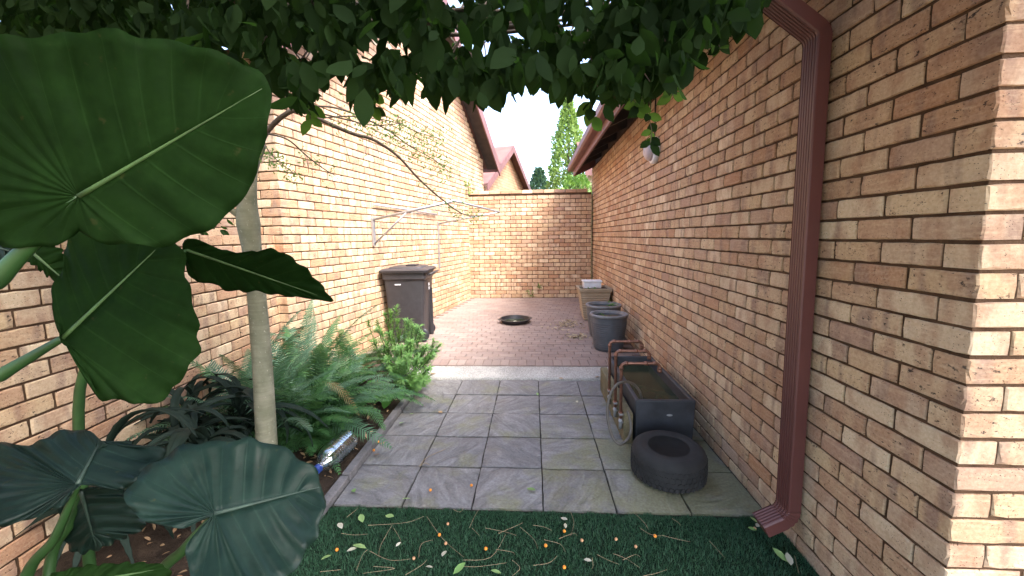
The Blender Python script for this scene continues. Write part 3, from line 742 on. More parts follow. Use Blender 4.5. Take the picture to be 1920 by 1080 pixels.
# trailing sprays on the right
sprays = [[(1196, 165, 1.75), (1212, 205, 1.72), (1222, 245, 1.70), (1219, 268, 1.70)], [(1180, 170, 1.6), (1190, 190, 1.6), (1197, 200, 1.6)], [(1255, 160, 1.75), (1262, 180, 1.75)], [(1108, 190, 1.3), (1110, 225, 1.3)], [(578, 195, 1.5), (583, 228, 1.5)], [(700, 180, 1.6), (700, 205, 1.6)], [(1340, 70, 1.5), (1352, 92, 1.5)]]
yl = MB()
for sp_ in sprays:
    pts = bez([at(*q) for q in sp_], 5)
    spr_stem = MB(); spr_stem.tube([p-ox for p in pts], .0016, 5); spr_stem.build('hanging_stem', MT['twigbark'], ct)
    for p in pts[::2]:
        for k in range(2):
            leaf_blob(yl if rnd.random() < .55 else mb, p-ox, rnd.uniform(.045, .075), rnd.uniform(.03, .042), Vector((rnd.gauss(0, .8), rnd.gauss(0, .4), -.6)), Vector((rnd.gauss(0, .4), -1, rnd.gauss(0, .3))), .2, .1)
mb.build('crown', MT['canopy'], ct, True); yl.build('backlit_leaves', MT['backlit'], ct, True)
tk = MB(); tk.tube(bez([(0, 0, -.1), (.02, .03, 1.2), (.15, .12, 2.2), (.5, .35, 2.7)], 8), [.11-.0022*i for i in range(25)], 12); tk.build('trunk', MT['twigbark'], ct, True)
for k in range(16):
    y1 = rnd.uniform(1.2, 2.6); zb_ = 2.45+.12*(y1-1.2)
    b = MB(); b.tube([p-ox for p in bez([ox+Vector((.45, .32, 2.62)), (-1.5+rnd.uniform(-.2, .2), y1*.8, zb_+rnd.uniform(.0, .25)), (-.4+rnd.uniform(-.3, .3), y1, zb_+rnd.uniform(-.08, .2)), (rnd.uniform(.2, .75), y1+rnd.uniform(-.2, .2), zb_+rnd.uniform(-.12, .1))], 6)], [.022*(1-i/22) + .002 for i in range(19)], 6); b.build('branch', MT['twigbark'], ct, True)

for k in range(34):
    x0 = rnd.uniform(330, 1300); e0 = np.interp(x0, EDX, EDY); d0 = rnd.uniform(1.2, 2.3); a_ = rnd.uniform(-120, 120)
    b = MB(); b.tube([p-ox for p in bez([at(x0-a_, e0-190, d0+.1), at(x0-a_*.5, e0-120, d0), at(x0, e0-58, d0-.03)], 5)], list(np.linspace(.006, .0014, 11)), 5); b.build('twig', MT['twigbark'], ct)

# ------------------------------------------------------------------ pale-barked tree
tt = thing('pale_tree', 'slender pale-barked tree growing among the ferns', 'tree', loc=(-1.68, 2.30, 0)); to = Vector((-1.68, 2.30, 0))
D0 = 2.42
tp = [Vector(at(504, 900, D0))-Vector((0, 0, .15))]+[Vector(at(x, y, D0)) for x, y in ((500, 830), (493, 700), (482, 560), (474, 480), (466, 420), (464, 380), (470, 320), (490, 270))]
tr_px = [20, 18, 17, 16, 15.5, 20, 16.5, 12, 9]
pts = bez(tp, 6); rad = np.interp(np.linspace(0, 8, len(pts)), range(9), tr_px)*D0/FOC
b = MB(); b.tube([p-to for p in pts], list(rad), 18); b.build('trunk', MT['bark'], tt, True)
b = MB(); b.tube([p-to for p in bez([at(461, 408, D0), at(440, 398, D0-.02), at(428, 380, D0-.05), at(415, 300, D0-.1)], 5)], [.032, .027, .024, .022, .02, .019, .018, .017, .016, .015, .014, .013, .012, .011, .01, .009], 10); b.build('branch', MT['bark'], tt, True)
leafmb = MB()
def twig(px, r0, r1, name='branch', subs=0, n=6):
    pts = bez([at(*q) for q in px], n); k = len(pts)
    b = MB(); b.tube([p-to for p in pts], [r0+(r1-r0)*i/(k-1) for i in range(k)], 7); b.build(name, MT['twigbark'], tt, True); return pts
def sprig(pts, dens, spread, size=(.010, .022), tail=.0):
    L = len(pts)
    for i in range(int(dens)):
        p = pts[int(rnd.uniform(tail, 1)*(L-1))]; q = p+Vector((rnd.gauss(0, spread), rnd.gauss(0, spread), rnd.gauss(-.3*spread, spread)))
        s = rnd.uniform(*size); leaf_blob(leafmb, q-to, s, s*.42, rv(), rv(), .1, 0)
b1 = twig([(488, 275, 2.42), (500, 248, 2.40), (530, 218, 2.38), (562, 206, 2.38), (600, 224, 2.40), (660, 250, 2.45), (700, 262, 2.5), (745, 292, 2.6), (785, 335, 2.7), (830, 375, 2.8), (870, 402, 2.9), (905, 404, 3.0)], .017, .003)
b2 = twig([(540, 212, 2.38), (580, 200, 2.5), (640, 205, 2.6), (720, 240, 2.8), (770, 275, 2.95), (815, 300, 3.05), (845, 325, 3.1)], .008, .0022)
b3 = twig([(500, 250, 2.40), (540, 262, 2.35), (575, 292, 2.32), (605, 315, 2.3), (630, 330, 2.3)], .006, .0018)
b4 = twig([(492, 262, 2.42), (505, 285, 2.35), (525, 305, 2.3), (558, 330, 2.3)], .004, .0015)
b5 = twig([(570, 205, 2.4), (640, 222, 2.3), (700, 235, 2.3), (760, 230, 2.35)], .006, .0016)
b6 = twig([(600, 222, 2.4), (660, 218, 2.55), (735, 228, 2.75), (790, 250, 2.9), (830, 262, 3.0)], .005, .0015)
b7 = twig([(575, 292, 2.32), (578, 310, 2.3), (578, 325, 2.3)], .002, .001); b8 = twig([(785, 335, 2.7), (795, 345, 2.7), (793, 355, 2.7)], .002, .001)
sprig(b2, 520, .05, (.012, .028), tail=.35); sprig(b4, 200, .025, (.012, .026), tail=.35); sprig(b5, 90, .03, tail=.3); sprig(b6, 480, .055, (.012, .028), tail=.35); sprig(b1[-12:], 130, .035, (.012, .028)); sprig(b8, 22, .02); sprig(b3, 40, .025, tail=.4); sprig(b1[30:44], 14, .025)
for k in range(26):
    src = rnd.choice([b2, b3, b5, b6, b1]); p = src[int(rnd.uniform(.25, .95)*(len(src)-1))]; d = Vector((rnd.gauss(.5, .6), rnd.gauss(.2, .5), rnd.gauss(-.35, .5))).normalized(); L = rnd.uniform(.06, .2)
    pp = [p, p+d*L*.5+rv()*.012, p+d*L+Vector((0, 0, -.03))]; pp = bez(pp, 4)
    b = MB(); b.tube([q-to for q in pp], .0012, 4); b.build('twig', MT['twigbark'], tt); sprig(pp, 9, .016, (.008, .018))
leafmb.build('crown', MT['fine'], tt)

# ------------------------------------------------------------------ elephant-ear plants
def ear_leaf(parent, org, outline, attach, tip, depth, gx, gy, cup, mat, nvein=15, wave=.006, seed=0, label=None):
    quilt_a = .0075 if mat is MT['ear_top'] else .0045
    """blade traced in the photograph and set at its own distance: a heart of ribs running from the midrib to the margin"""
    rr = random.Random(seed); O = [np.array(p, float) for p in outline]; n0 = len(O)
    # resample the closed outline
    Ms = 120; seg = [np.linalg.norm(O[(i+1) % n0]-O[i]) for i in range(n0)]; tot = sum(seg)
    cl = bez([(*p, 0) for p in O]+[(*O[0], 0)], 8); cl = [np.array((p.x, p.y)) for p in cl]
    dist = np.cumsum([0]+[np.linalg.norm(cl[i+1]-cl[i]) for i in range(len(cl)-1)])
    pts = [np.array([np.interp(dist[-1]*i/Ms, dist, [p[0] for p in cl]), np.interp(dist[-1]*i/Ms, dist, [p[1] for p in cl])]) for i in range(Ms)]
    cen = sum(pts)/len(pts); pts = [p+(p-cen)/np.linalg.norm(p-cen)*(3.2*math.sin(i*2*math.pi*17/Ms+seed)+4.5*noise.noise(Vector((i*.35, seed*5., 0)))) for i, p in enumerate(pts)]
    A = np.array(attach, float); T = np.array(tip, float); ax = T-A; Lm = np.linalg.norm(ax); ax /= Lm; nx_ = np.array((-ax[1], ax[0]))
    it = int(np.argmin([np.linalg.norm(p-T) for p in pts]))
    K = 9; V = []; UV = []; Fc = []
    loc_ = []
    for i in range(Ms):
        p = pts[i]; a_ = (p-A)@ax
        rt = np.clip((a_-.18*Lm)/Lm*.95, 0, .97); root = A+ax*(rt*Lm)
        dd = min((i-it) % Ms, (it-i) % Ms)/(Ms/2)
        for k in range(K+1):
            s = k/K; q = root+(p-root)*s
            # ribs sweep forward
            q = q+ax*(-.05*Lm*s*(1-s))
            u = dd*nvein
            quilt = math.cos(2*math.pi*u)*-1
            dz = quilt_a*(.55+.9*abs(noise.noise(Vector((q[0]*.02, q[1]*.02, seed)))))*quilt*(4*s*(1-s))**.7*(.6+.4*rr.random()*0)
            dz += cup*(np.linalg.norm(q-A-ax*((q-A)@ax))/Lm)**1.3*.12
            dz += wave*math.sin(i*2*math.pi*9/Ms+seed)*s**3+wave*.9*math.sin(i*2*math.pi*23/Ms+seed*2)*s**4+.004*noise.noise(Vector((q[0]*.012, q[1]*.012, seed*3.)))*4*s
            dep = depth+gx*(q[0]-A[0])/1000+gy*(q[1]-A[1])/1000-dz
            V.append(Vector(at(q[0], q[1], dep))-org); UV.append((u, s))
    for i in range(Ms):
        j = (i+1) % Ms
        for k in range(K): Fc.append((i*(K+1)+k, j*(K+1)+k, j*(K+1)+k+1, i*(K+1)+k+1))
    mb = MB(); mb.add(V, Fc, UV); o = mb.build('leaf', mat, parent, True)
    md = o.modifiers.new('thickness', 'SOLIDIFY'); md.thickness = .0012; md.offset = 0
    # midrib and side veins in relief
    rib = MB()
    def on(q): return Vector(at(q[0], q[1], depth+gx*(q[0]-A[0])/1000+gy*(q[1]-A[1])/1000))-org
    sgn = 1
    rp_ = [on(A+ax*(Lm*t_)) for t_ in np.linspace(0, .97, 12)]
    rib.tube(rp_, list(np.linspace(.0058, .0008, 12)*depth**.5), 8)
    rib.build('midrib', MT['rib_top'] if mat is MT['ear_top'] else MT['rib_under'], o, True)
    if label: o['label'] = label
    return o, rp_[0]
def stalk(parent, org, pts, r0, r1):
    p = bez([Vector(q)-org for q in pts], 8); b = MB(); b.tube(p, list(np.linspace(r0, r1, len(p))), 12); return b.build('stalk', MT['stalk'], parent, True)
e1 = thing('elephant_ear_plant', 'elephant ear plant with huge leaves raised in front of the brick houses', 'plant', loc=(-1.42, .62, 0)); eo = Vector((-1.42, .62, 0))
A_out = [(0, 66), (60, 69), (130, 61), (215, 55), (250, 66), (330, 78), (390, 92), (440, 112), (485, 131), (502, 158), (511, 196), (500, 240), (490, 290), (476, 338), (446, 384), (400, 425), (362, 442), (318, 460), (262, 460), (205, 456), (168, 448), (150, 436), (132, 448), (80, 462), (10, 462), (-60, 410), (-110, 330), (-130, 220), (-90, 120), (-40, 75)]
lf, r_ = ear_leaf(e1, eo, A_out, (148, 368), (502, 160), .80, .22, .10, .05, MT['ear_under'], 13, .006, 1)
stalk(lf, eo, [eo+Vector((0, 0, 0)), eo+Vector((.10, .02, .5)), at(-80, 640, .80), at(0, 520, .80), at(80, 436, .803), at(148, 368, .805)], .030, .0075)
B_out = [(126, 424), (120, 490), (95, 556), (110, 607), (112, 632), (152, 669), (171, 716), (190, 750), (233, 750), (264, 758), (299, 754), (323, 731), (366, 673), (375, 645), (366, 583), (350, 517), (342, 467), (303, 436), (268, 431), (195, 427)]
lf, r_ = ear_leaf(e1, eo, B_out, (118, 634), (316, 446), .96, .1, -.25, .05, MT['ear_under'], 10, .006, 2)
stalk(lf, eo, [eo+Vector((.03, .05, 0)), eo+Vector((.06, .1, .45)), at(-70, 760, .95), at(0, 705, .955), at(60, 668, .96), at(118, 634, .963)], .026, .0075)
lf, r_ = ear_leaf(e1, eo, [(-50, 425), (-10, 415), (30, 432), (48, 470), (24, 494), (-20, 500), (-50, 480)], (-45, 450), (40, 478), 1.15, .1, 0, .05, MT['ear_top'], 7, .004, 3)
stalk(lf, eo, [eo+Vector((-.02, .12, 0)), eo+Vector((-.06, .25, .6)), at(-110, 640, 1.15), at(-45, 452, 1.15)], .022, .006)
lf, r_ = ear_leaf(e1, eo, [(40, 440), (95, 455), (125, 480), (128, 510), (120, 530), (95, 522), (62, 496), (30, 480)], (48, 462), (122, 526), 1.05, .1, 0, .05, MT['ear_under'], 7, .004, 4)
stalk(lf, eo, [eo+Vector((.0, .14, 0)), eo+Vector((-.02, .2, .6)), at(-60, 620, 1.08), at(48, 464, 1.05)], .022, .006)
e2 = thing('elephant_ear_plant', 'elephant ear plant whose one raised leaf crosses the pale trunk', 'plant', loc=(-2.0, 1.55, 0)); eo2 = Vector((-2.0, 1.55, 0))
C_out = [(340, 456), (365, 447), (400, 462), (440, 473), (480, 471), (515, 468), (550, 485), (590, 520), (622, 563), (580, 560), (520, 553), (480, 547), (430, 545), (395, 531), (365, 528), (352, 500), (346, 478)]
lf, r_ = ear_leaf(e2, eo2, C_out, (350, 468), (620, 562), 1.62, .35, 1.6, .04, MT['ear_under'], 9, .008, 5)
stalk(lf, eo2, [eo2+Vector((0, 0, 0)), at(150, 730, 1.68), at(255, 590, 1.62), at(325, 490, 1.60), at(350, 469, 1.62)], .022, .006)
e3 = thing('elephant_ear_plant', 'low elephant ear plant with blue-green upper leaf faces above dark soil', 'plant', loc=(-1.28, .78, 0)); eo3 = Vector((-1.28, .78, 0))
D_out = [(-60, 838), (0, 830), (60, 835), (90, 815), (125, 807), (165, 807), (188, 826), (220, 832), (250, 826), (254, 838), (308, 838), (300, 862), (270, 885), (235, 918), (200, 913), (160, 905), (145, 914), (125, 940), (100, 955), (50, 975), (0, 985), (-60, 960), (-95, 900)]
lf, r_ = ear_leaf(e3, eo3, D_out, (146, 908), (190, 824), 1.08, .05, -1.1, -.05, MT['ear_top'], 14, .010, 6)
stalk(lf, eo3, [eo3+Vector((-.02, .02, 0)), at(40, 1130, 1.12), at(105, 1005, 1.10), at(146, 909, 1.085)], .020, .007)
F_out = [(110, 960), (128, 936), (150, 918), (200, 914), (236, 926), (272, 985), (240, 1005), (182, 1031), (140, 1036), (115, 1000)]
lf, r_ = ear_leaf(e3, eo3, F_out, (152, 920), (182, 1030), 1.14, .05, .5, -.05, MT['ear_top'], 9, .006, 7)
stalk(lf, eo3, [eo3+Vector((0, .04, 0)), at(90, 1090, 1.17), at(130, 985, 1.17), at(152, 921, 1.145)], .018, .006)
E_out = [(235, 925), (265, 885), (310, 855), (350, 833), (400, 829), (470, 823), (520, 835), (565, 860), (594, 885), (606, 918), (606, 965), (592, 1005), (566, 1050), (530, 1085), (480, 1102), (425, 1106), (370, 1092), (350, 1060), (352, 1020), (380, 985), (398, 970), (375, 976), (345, 990), (300, 985), (260, 970), (238, 946)]
lf, r_ = ear_leaf(e3, eo3, E_out, (403, 963), (604, 912), .98, .10, -.95, -.10, MT['ear_top'], 13, .007, 8)
stalk(lf, eo3, [eo3+Vector((.03, 0, 0)), at(270, 1130, 1.06), at(345, 1030, 1.04), at(385, 985, 1.01), at(403, 964, .985)], .018, .007)
G_out = [(80, 1082), (150, 1062), (250, 1055), (305, 1060), (318, 1080), (270, 1125), (190, 1150), (110, 1130)]
lf, r_ = ear_leaf(e3, eo3, G_out, (120, 1100), (312, 1064), .92, .05, -.6, -.05, MT['ear_under'], 8, .005, 9)
stalk(lf, eo3, [eo3+Vector((0, -.03, 0)), eo3+Vector((.02, 0, .3)), at(120, 1101, .925)], .015, .006)

# stone in the bed
bm_ = bmesh.new(); bmesh.ops.create_icosphere(bm_, subdivisions=4, radius=1)
for v in bm_.verts: v.co = v.co*(1+.25*noise.noise(v.co*1.7)+.08*noise.noise(v.co*5)); v.co = Vector((v.co.x*.20, v.co.y*.16, v.co.z*.13))
me = bpy.data.meshes.new('stone'); bm_.to_mesh(me); bm_.free(); me.materials.append(MT['rock']); autosmooth(me, 180)
tag(ob('stone', me, None, (-1.58, 1.25, .07)), 'red-brown stone half hidden under the low blue-green leaves', 'stone')

# ------------------------------------------------------------------ ferns
def frond_mesh(L, nl, wmax, seed, mat, droop=.55, leaf_w=.0055):
    rr = random.Random(seed); mb = MB(); N_ = 18; pts = []
    for i in range(N_+1):
        t_ = i/N_; pts.append(Vector((L*t_*(1-.12*t_*t_), .02*math.sin(t_*3+seed), L*(.42*t_-droop*t_*t_))))
    mb.tube(pts, [.0025*(1-.75*i/N_) for i in range(N_+1)], 5)
    for k in range(nl):
        t_ = .10+.89*k/nl; i = min(N_-1, int(t_*N_)); fr_ = t_*N_-i; p = pts[i].lerp(pts[i+1], fr_); d = (pts[i+1]-pts[i]).normalized()
        wl_ = wmax*math.sin(math.pi*min(1, (t_*.86+.14)))**.7*(1.05-.35*t_)
        for sgn in (-1, 1):
            s = Vector((0, sgn, 0)); dirv = (s*.9+d*.55+Vector((0, 0, rr.uniform(-.28, .08)))).normalized(); ll = wl_*rr.uniform(.85, 1.1)
            up = d.cross(s)*sgn; wv_ = d*leaf_w
            a = p-wv_*.5; b_ = p+wv_*.6; m_ = p+dirv*ll*.55+up*.003; c_ = p+dirv*ll+Vector((0, 0, -.25*ll*rr.random()))
            mb.add([a, b_, m_+wv_*.6, m_-wv_*.5, c_], [(0, 1, 2, 3), (3, 2, 4)])
    return mb.mesh('frond', mat)
FM = {k: [frond_mesh(L, int(L*50), .105, i, MT[k], dr, .0095) for i, (L, dr) in enumerate(((.55, .55), (.65, .62), (.48, .42), (.6, .72)))] for k in ('fern', 'fern_blue')}
FM['fern_dry'] = [frond_mesh(.42, 22, .075, 9, MT['fern_dry'], .8)]
FM['tall'] = [frond_mesh(L, int(L*48), .12, 20+i, MT['fern_blue' if i < 3 else 'fern'], dr, .0095) for i, (L, dr) in enumerate(((1.0, .45), (1.15, .40), (.9, .5), (1.05, .5), (.95, .38)))]
def fern(loc, n, label, mats, amin=0, amax=360, tilt=(-.15, .75), sc=(.75, 1.15), seed=0):
    rr = random.Random(seed); t_ = thing('fern', label, 'fern', 'ferns in the garden bed', loc)
    for i in range(int(n*1.3)):
        k = rr.choice(mats); me = rr.choice(FM[k]); s = rr.uniform(*sc)
        a = R(rr.uniform(amin, amax)); o = ob('frond', me, t_, (rr.gauss(0, .025), rr.gauss(0, .025), rr.uniform(.0, .06)))
        o.rotation_euler = (rr.uniform(-.35, .35), -rr.uniform(*tilt), a); o.scale = (s, s*rr.uniform(.85, 1.1), s)
    return t_
fern((-1.72, 2.85, .02), 46, 'dark green fern just behind the pale trunk', ['fern', 'fern', 'fern_blue'], tilt=(.1, 1.1), sc=(.9, 1.35), seed=1)
fern((-1.62, 3.25, .03), 52, 'bright fern spreading over the edging beside the slabs', ['fern', 'fern', 'fern', 'fern_blue'], tilt=(0, 1.05), sc=(.85, 1.3), seed=2)
fern((-1.98, 3.35, .02), 44, 'tall blue-green fern against the corner of the tall house', ['tall', 'tall', 'tall', 'fern', 'fern', 'fern_dry'], tilt=(.25, 1.05), sc=(.8, 1.15), seed=3)
fern((-1.72, 2.70, .02), 30, 'low fern beside the clear plastic bottle', ['fern'], amin=-20, amax=200, tilt=(-.1, .75), sc=(.6, 1.0), seed=4)
fern((-2.05, 2.75, .02), 38, 'shaded fern between the garden wall and the pale trunk', ['tall', 'tall', 'fern_blue'], tilt=(.3, 1.15), sc=(.75, 1.1), seed=5)
fern((-1.80, 3.85, .06), 34, 'pale wispy fern at the foot of the tall brick house', ['tall', 'tall', 'fern_blue', 'fern_blue', 'fern', 'fern_dry'], tilt=(.2, 1.05), sc=(.75, 1.1), seed=6)
o = ob('frond', FM['fern_dry'][0], bpy.data.objects['fern.001'], (.0, -.35, .42)); o.rotation_euler = (.1, .25, R(-12)); o['label'] = 'one dry yellowed frond among the green'

# ------------------------------------------------------------------ needle-leaved bush
nb = thing('needle_bush', 'bright green bush with narrow needle leaves beside the wheelie bin', 'bush', loc=(-1.40, 3.98, .03)); no = Vector((-1.40, 3.98, .03))
lm = MB(); sm = MB()
tips = [(705, 600, 4.1), (722, 588, 4.2), (742, 575, 4.25), (700, 640, 4.0), (730, 625, 4.0), (760, 600, 4.15), (775, 610, 3.95), (790, 625, 4.0), (770, 640, 3.85), (800, 650, 3.95), (812, 665, 3.95), (745, 655, 3.85), (785, 670, 3.8), (760, 680, 3.78), (805, 690, 3.85), (735, 690, 3.85), (780, 700, 3.8), (800, 712, 3.82), (755, 712, 3.8), (770, 650, 4.1), (725, 660, 4.1), (750, 620, 4.3), (790, 655, 4.15), (765, 625, 4.25), (710, 670, 4.05), (815, 640, 4.05), (740, 640, 4.2), (800, 672, 4.1), (782, 725, 3.8), (745, 600, 4.2)]
tips += [(x+rnd.gauss(0, 13), y+rnd.gauss(0, 13), d+rnd.gauss(0, .08)) for x, y, d in tips]
for (x, y, d) in tips:
    T_ = Vector(at(x, y, d+.02))-no; base = Vector((rnd.gauss(0, .05), rnd.gauss(0, .05), 0)); midp = base.lerp(T_, .55)+Vector((0, 0, -.05*T_.length))
    st = bez([base, midp, T_], 8); sm.tube(st, list(np.linspace(.006, .0022, len(st))), 5)
    for k in range(95):
        t_ = rnd.uniform(.42, 1.0)**.7; f = t_*(len(st)-1); i = min(len(st)-2, int(f)); p = st[i].lerp(st[i+1], f-i); ax = (st[i+1]-st[i]).normalized()
        r2 = rv(); r2 = (r2-ax*r2.dot(ax)).normalized(); d_ = (r2+ax*rnd.uniform(.2, .9)).normalized(); L = rnd.uniform(.045, .075); s = d_.cross(ax).normalized()*.0038
        lm.add([p-s, p+s, p+d_*L*.6+s*1.1+Vector((0, 0, .003)), p+d_*L*.6-s*1.1+Vector((0, 0, .003)), p+d_*L-Vector((0, 0, .006))], [(0, 1, 2, 3), (3, 2, 4)])
lm.build('foliage', MT['needle'], nb); sm.build('stem', MT['twigbark'], nb)

# ------------------------------------------------------------------ dark strap-leaved plants
def strap_mesh(seed, L):
    rr = random.Random(seed); V = []; Fc = []; N_ = 22; bend = rr.uniform(1.7, 2.6)
    p = Vector((0, 0, 0)); a = R(rr.uniform(55, 80))
    for i in range(N_+1):
        t_ = i/N_; w_ = .021*(1-t_**3)*(.75+.5*min(1, t_*4)) + .0015
        w_ += .0016*(1 if i % 2 else -1)
        V += [(p.x, -w_, p.z+w_*.35), (p.x, -w_*.5, p.z+.001), (p.x, 0, p.z-w_*.12), (p.x, w_*.5, p.z+.001), (p.x, w_, p.z+w_*.35)]
        p = p+Vector((math.cos(a), 0, math.sin(a)))*(L/N_); a -= bend/N_*(1.4-.5*t_)
    Fc = [(i*5+j, i*5+j+1, (i+1)*5+j+1, (i+1)*5+j) for i in range(N_) for j in range(4)]
    mb = MB(); mb.add(V, Fc); return mb.mesh('leaf', MT['strap'], True)
SM = [strap_mesh(i, rnd.uniform(.5, .75)) for i in range(8)]
for i, (x, y, n, lab) in enumerate(((-2.06, 2.12, 20, 'dark strap-leaved plant below the drooping elephant ear leaf'), (-1.84, 2.02, 18, 'dark strap-leaved plant nearest the blue-green elephant ear leaves'), (-1.95, 2.46, 18, 'dark strap-leaved plant beside the foot of the pale trunk'), (-2.2, 1.85, 14, 'dark strap-leaved plant against the low orange garden wall'), (-2.22, 2.40, 18, 'dark strap-leaved plant between the garden wall and the shaded fern'))):
    sp_ = thing('strap_plant', lab, 'plant', 'dark strap-leaved plants', (x, y, .01)); n = int(n*1.5)
    for k in range(n):
        o = ob('leaf', SM[rnd.randrange(8)], sp_, (rnd.gauss(0, .02), rnd.gauss(0, .02), rnd.uniform(.08, .46))); s = rnd.uniform(.7, 1.0)
        o.rotation_euler = (rnd.uniform(-.2, .2), rnd.uniform(-.25, .35), 2*math.pi*k/n+rnd.uniform(-.25, .25)); o.scale = (s, s, s)
        md = o.modifiers.new('thickness', 'SOLIDIFY'); md.thickness = .004; md.offset = 1
# little broad-leaved herbs by the edging
for i, (x, y, d, lab) in enumerate(((735, 735, 3.75, 'broad-leaved seedling at the foot of the needle bush'), (705, 700, 3.9, 'leafy seedling between the fern and the needle bush'), (640, 790, 3.0, 'small weed at the edging by the fern tips'))):
    P_ = Vector(at(x, y, d)); P_.z = .03; hb = thing('seedling', lab, 'plant', None, P_)
    for k in range(6 if i < 2 else 5):
        mb = MB(); a = 2*math.pi*k/6+.4; s = (.13, .11, .05)[i]; h_ = (.12, .17, .05)[i]*rnd.uniform(.5, 1.1)
        mb.tube(bez([(0, 0, 0), (math.cos(a)*.02, math.sin(a)*.02, h_*.7), (math.cos(a)*.05, math.sin(a)*.05, h_)], 4), .002, 5)
        leaf_blob(mb, (math.cos(a)*.05, math.sin(a)*.05, h_), s, s*.75, (math.cos(a), math.sin(a), -.35), (0, 0, 1), .15, .2); mb.build('leaf', MT['herb'], hb, True)
# sprig on top of the far wall
P_ = Vector(lpt(5.0, 2.42, .06)); wp = thing('wall_weed', 'green sprig growing where the tall house meets the end wall', 'plant', None, P_)
mb = MB()
for k in range(46): leaf_blob(mb, (rnd.gauss(0, .05), rnd.gauss(0, .04), abs(rnd.gauss(.14, .11))), .06, .03, rv(), rv())
mb.build('foliage', MT['bush'], wp); mb = MB(); mb.tube([(0, 0, -.02), (.01, 0, .3)], .005, 5); mb.build('stem', MT['twigbark'], wp)
for i, (x, y) in enumerate(((994, 552), (1012, 543))):
    P_ = Vector((at(x, y, 8.72))); P_.y = YB-.03; P_.z = .21; wd_ = thing('weed', ('yellow-green weed at the base of the far end wall', 'tiny weed sprouting from a joint of the far end wall')[i], 'plant', None, P_ + Vector((0, 0, .0 if i == 0 else .17)))
    mb = MB()
    for k in range(18): leaf_blob(mb, (rnd.gauss(0, .04), rnd.gauss(-.01, .012), abs(rnd.gauss(.05, .04))), .05, .02, Vector((rnd.gauss(0, .6), -.2, .7)), rv())
    mb.build('foliage', MT['bush'], wd_)

gs = thing('shrub', 'dark shrub rising behind the low orange garden wall', 'shrub', None, (-3.0, 2.0, -.1)); mb = MB()
for k in range(3600):
    p = Vector((rnd.uniform(-.75, .36), rnd.uniform(-1.6, 1.55), rnd.uniform(1.2, 2.75)))
    if noise.noise(p*2.1) < -.18: continue
    L = rnd.uniform(.06, .10); leaf_blob(mb, p, L, L*.5, rv()+Vector((.3, 0, -.3)), rv(), .2, .1)
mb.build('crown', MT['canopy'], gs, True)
for k in range(5):
    b = MB(); b.tube(bez([(-.2+rnd.gauss(0, .1), k*.5-1, 0), (-.2, k*.5-1, 1.2), (-.2+rnd.gauss(0, .2), k*.5-1+rnd.gauss(0, .2), 2.4)], 5), list(np.linspace(.025, .006, 11)), 7); b.build('trunk', MT['twigbark'], gs, True)

# ------------------------------------------------------------------ trees beyond the wall
def far_tree(name, label, loc, H, prof, n, leaf, mat, trunk_r=.12, cat='tree'):
    t_ = thing(name, label, cat, None, loc); mb = MB()
    cl = [(rnd.random()) for _ in range(60)]
    for k in range(n):
        h = rnd.random(); r0 = np.interp(h, [p[0] for p in prof], [p[1] for p in prof]); a = rnd.uniform(0, 2*math.pi)
        lump = .78+.32*noise.noise(Vector((math.cos(a)*2.2, math.sin(a)*2.2, h*H*1.3)))+.22*noise.noise(Vector((math.cos(a)*5, math.sin(a)*5, h*H*4)))
        r = r0*lump*(1-.45*rnd.random()**2.2)
        p = Vector((r*math.cos(a), r*math.sin(a), h*H)); d = Vector((math.cos(a)*.6+rnd.gauss(0, .4), math.sin(a)*.6+rnd.gauss(0, .4), rnd.gauss(.6, .5)))
        L = leaf*rnd.uniform(.6, 1.3); leaf_blob(mb, p, L, L*.5, d, rv(), .2, .1)
    mb.build('crown', mat, t_); tb_ = MB(); tb_.tube([(0, 0, -.1), (.02, 0, H*.5), (0, 0, H*.93)], [trunk_r, trunk_r*.6, .01], 8); tb_.build('trunk', MT['twigbark'], t_); return t_
far_tree('conifer', 'tall pale green conifer rising behind the far end wall', (1.26, 14.6, -.1), 6.35, [(0, .75), (.35, .92), (.55, .8), (.8, .48), (1, .03)], 9000, .13, MT['conifer'])
far_tree('shrub', 'rounded glossy shrub showing just above the far end wall', (1.15, 11.0, -.1), 3.15, [(0, .35), (.5, .75), (.85, .72), (1, .25)], 3500, .11, MT['bush'], .05, 'shrub')
far_tree('dark_tree', 'dusky tree between the distant house and the conifer', (.35, 22., -.1), 5.1, [(0, .5), (.3, 1.3), (.6, 1.0), (.85, .5), (1, .08)], 4500, .2, MT['fartree'])
far_tree('dark_tree', 'low dusky tree at the foot of the conifer beyond the wall', (1.0, 20., -.1), 3.7, [(0, .5), (.4, 1.1), (.75, .8), (1, .1)], 3000, .2, MT['fartree'])

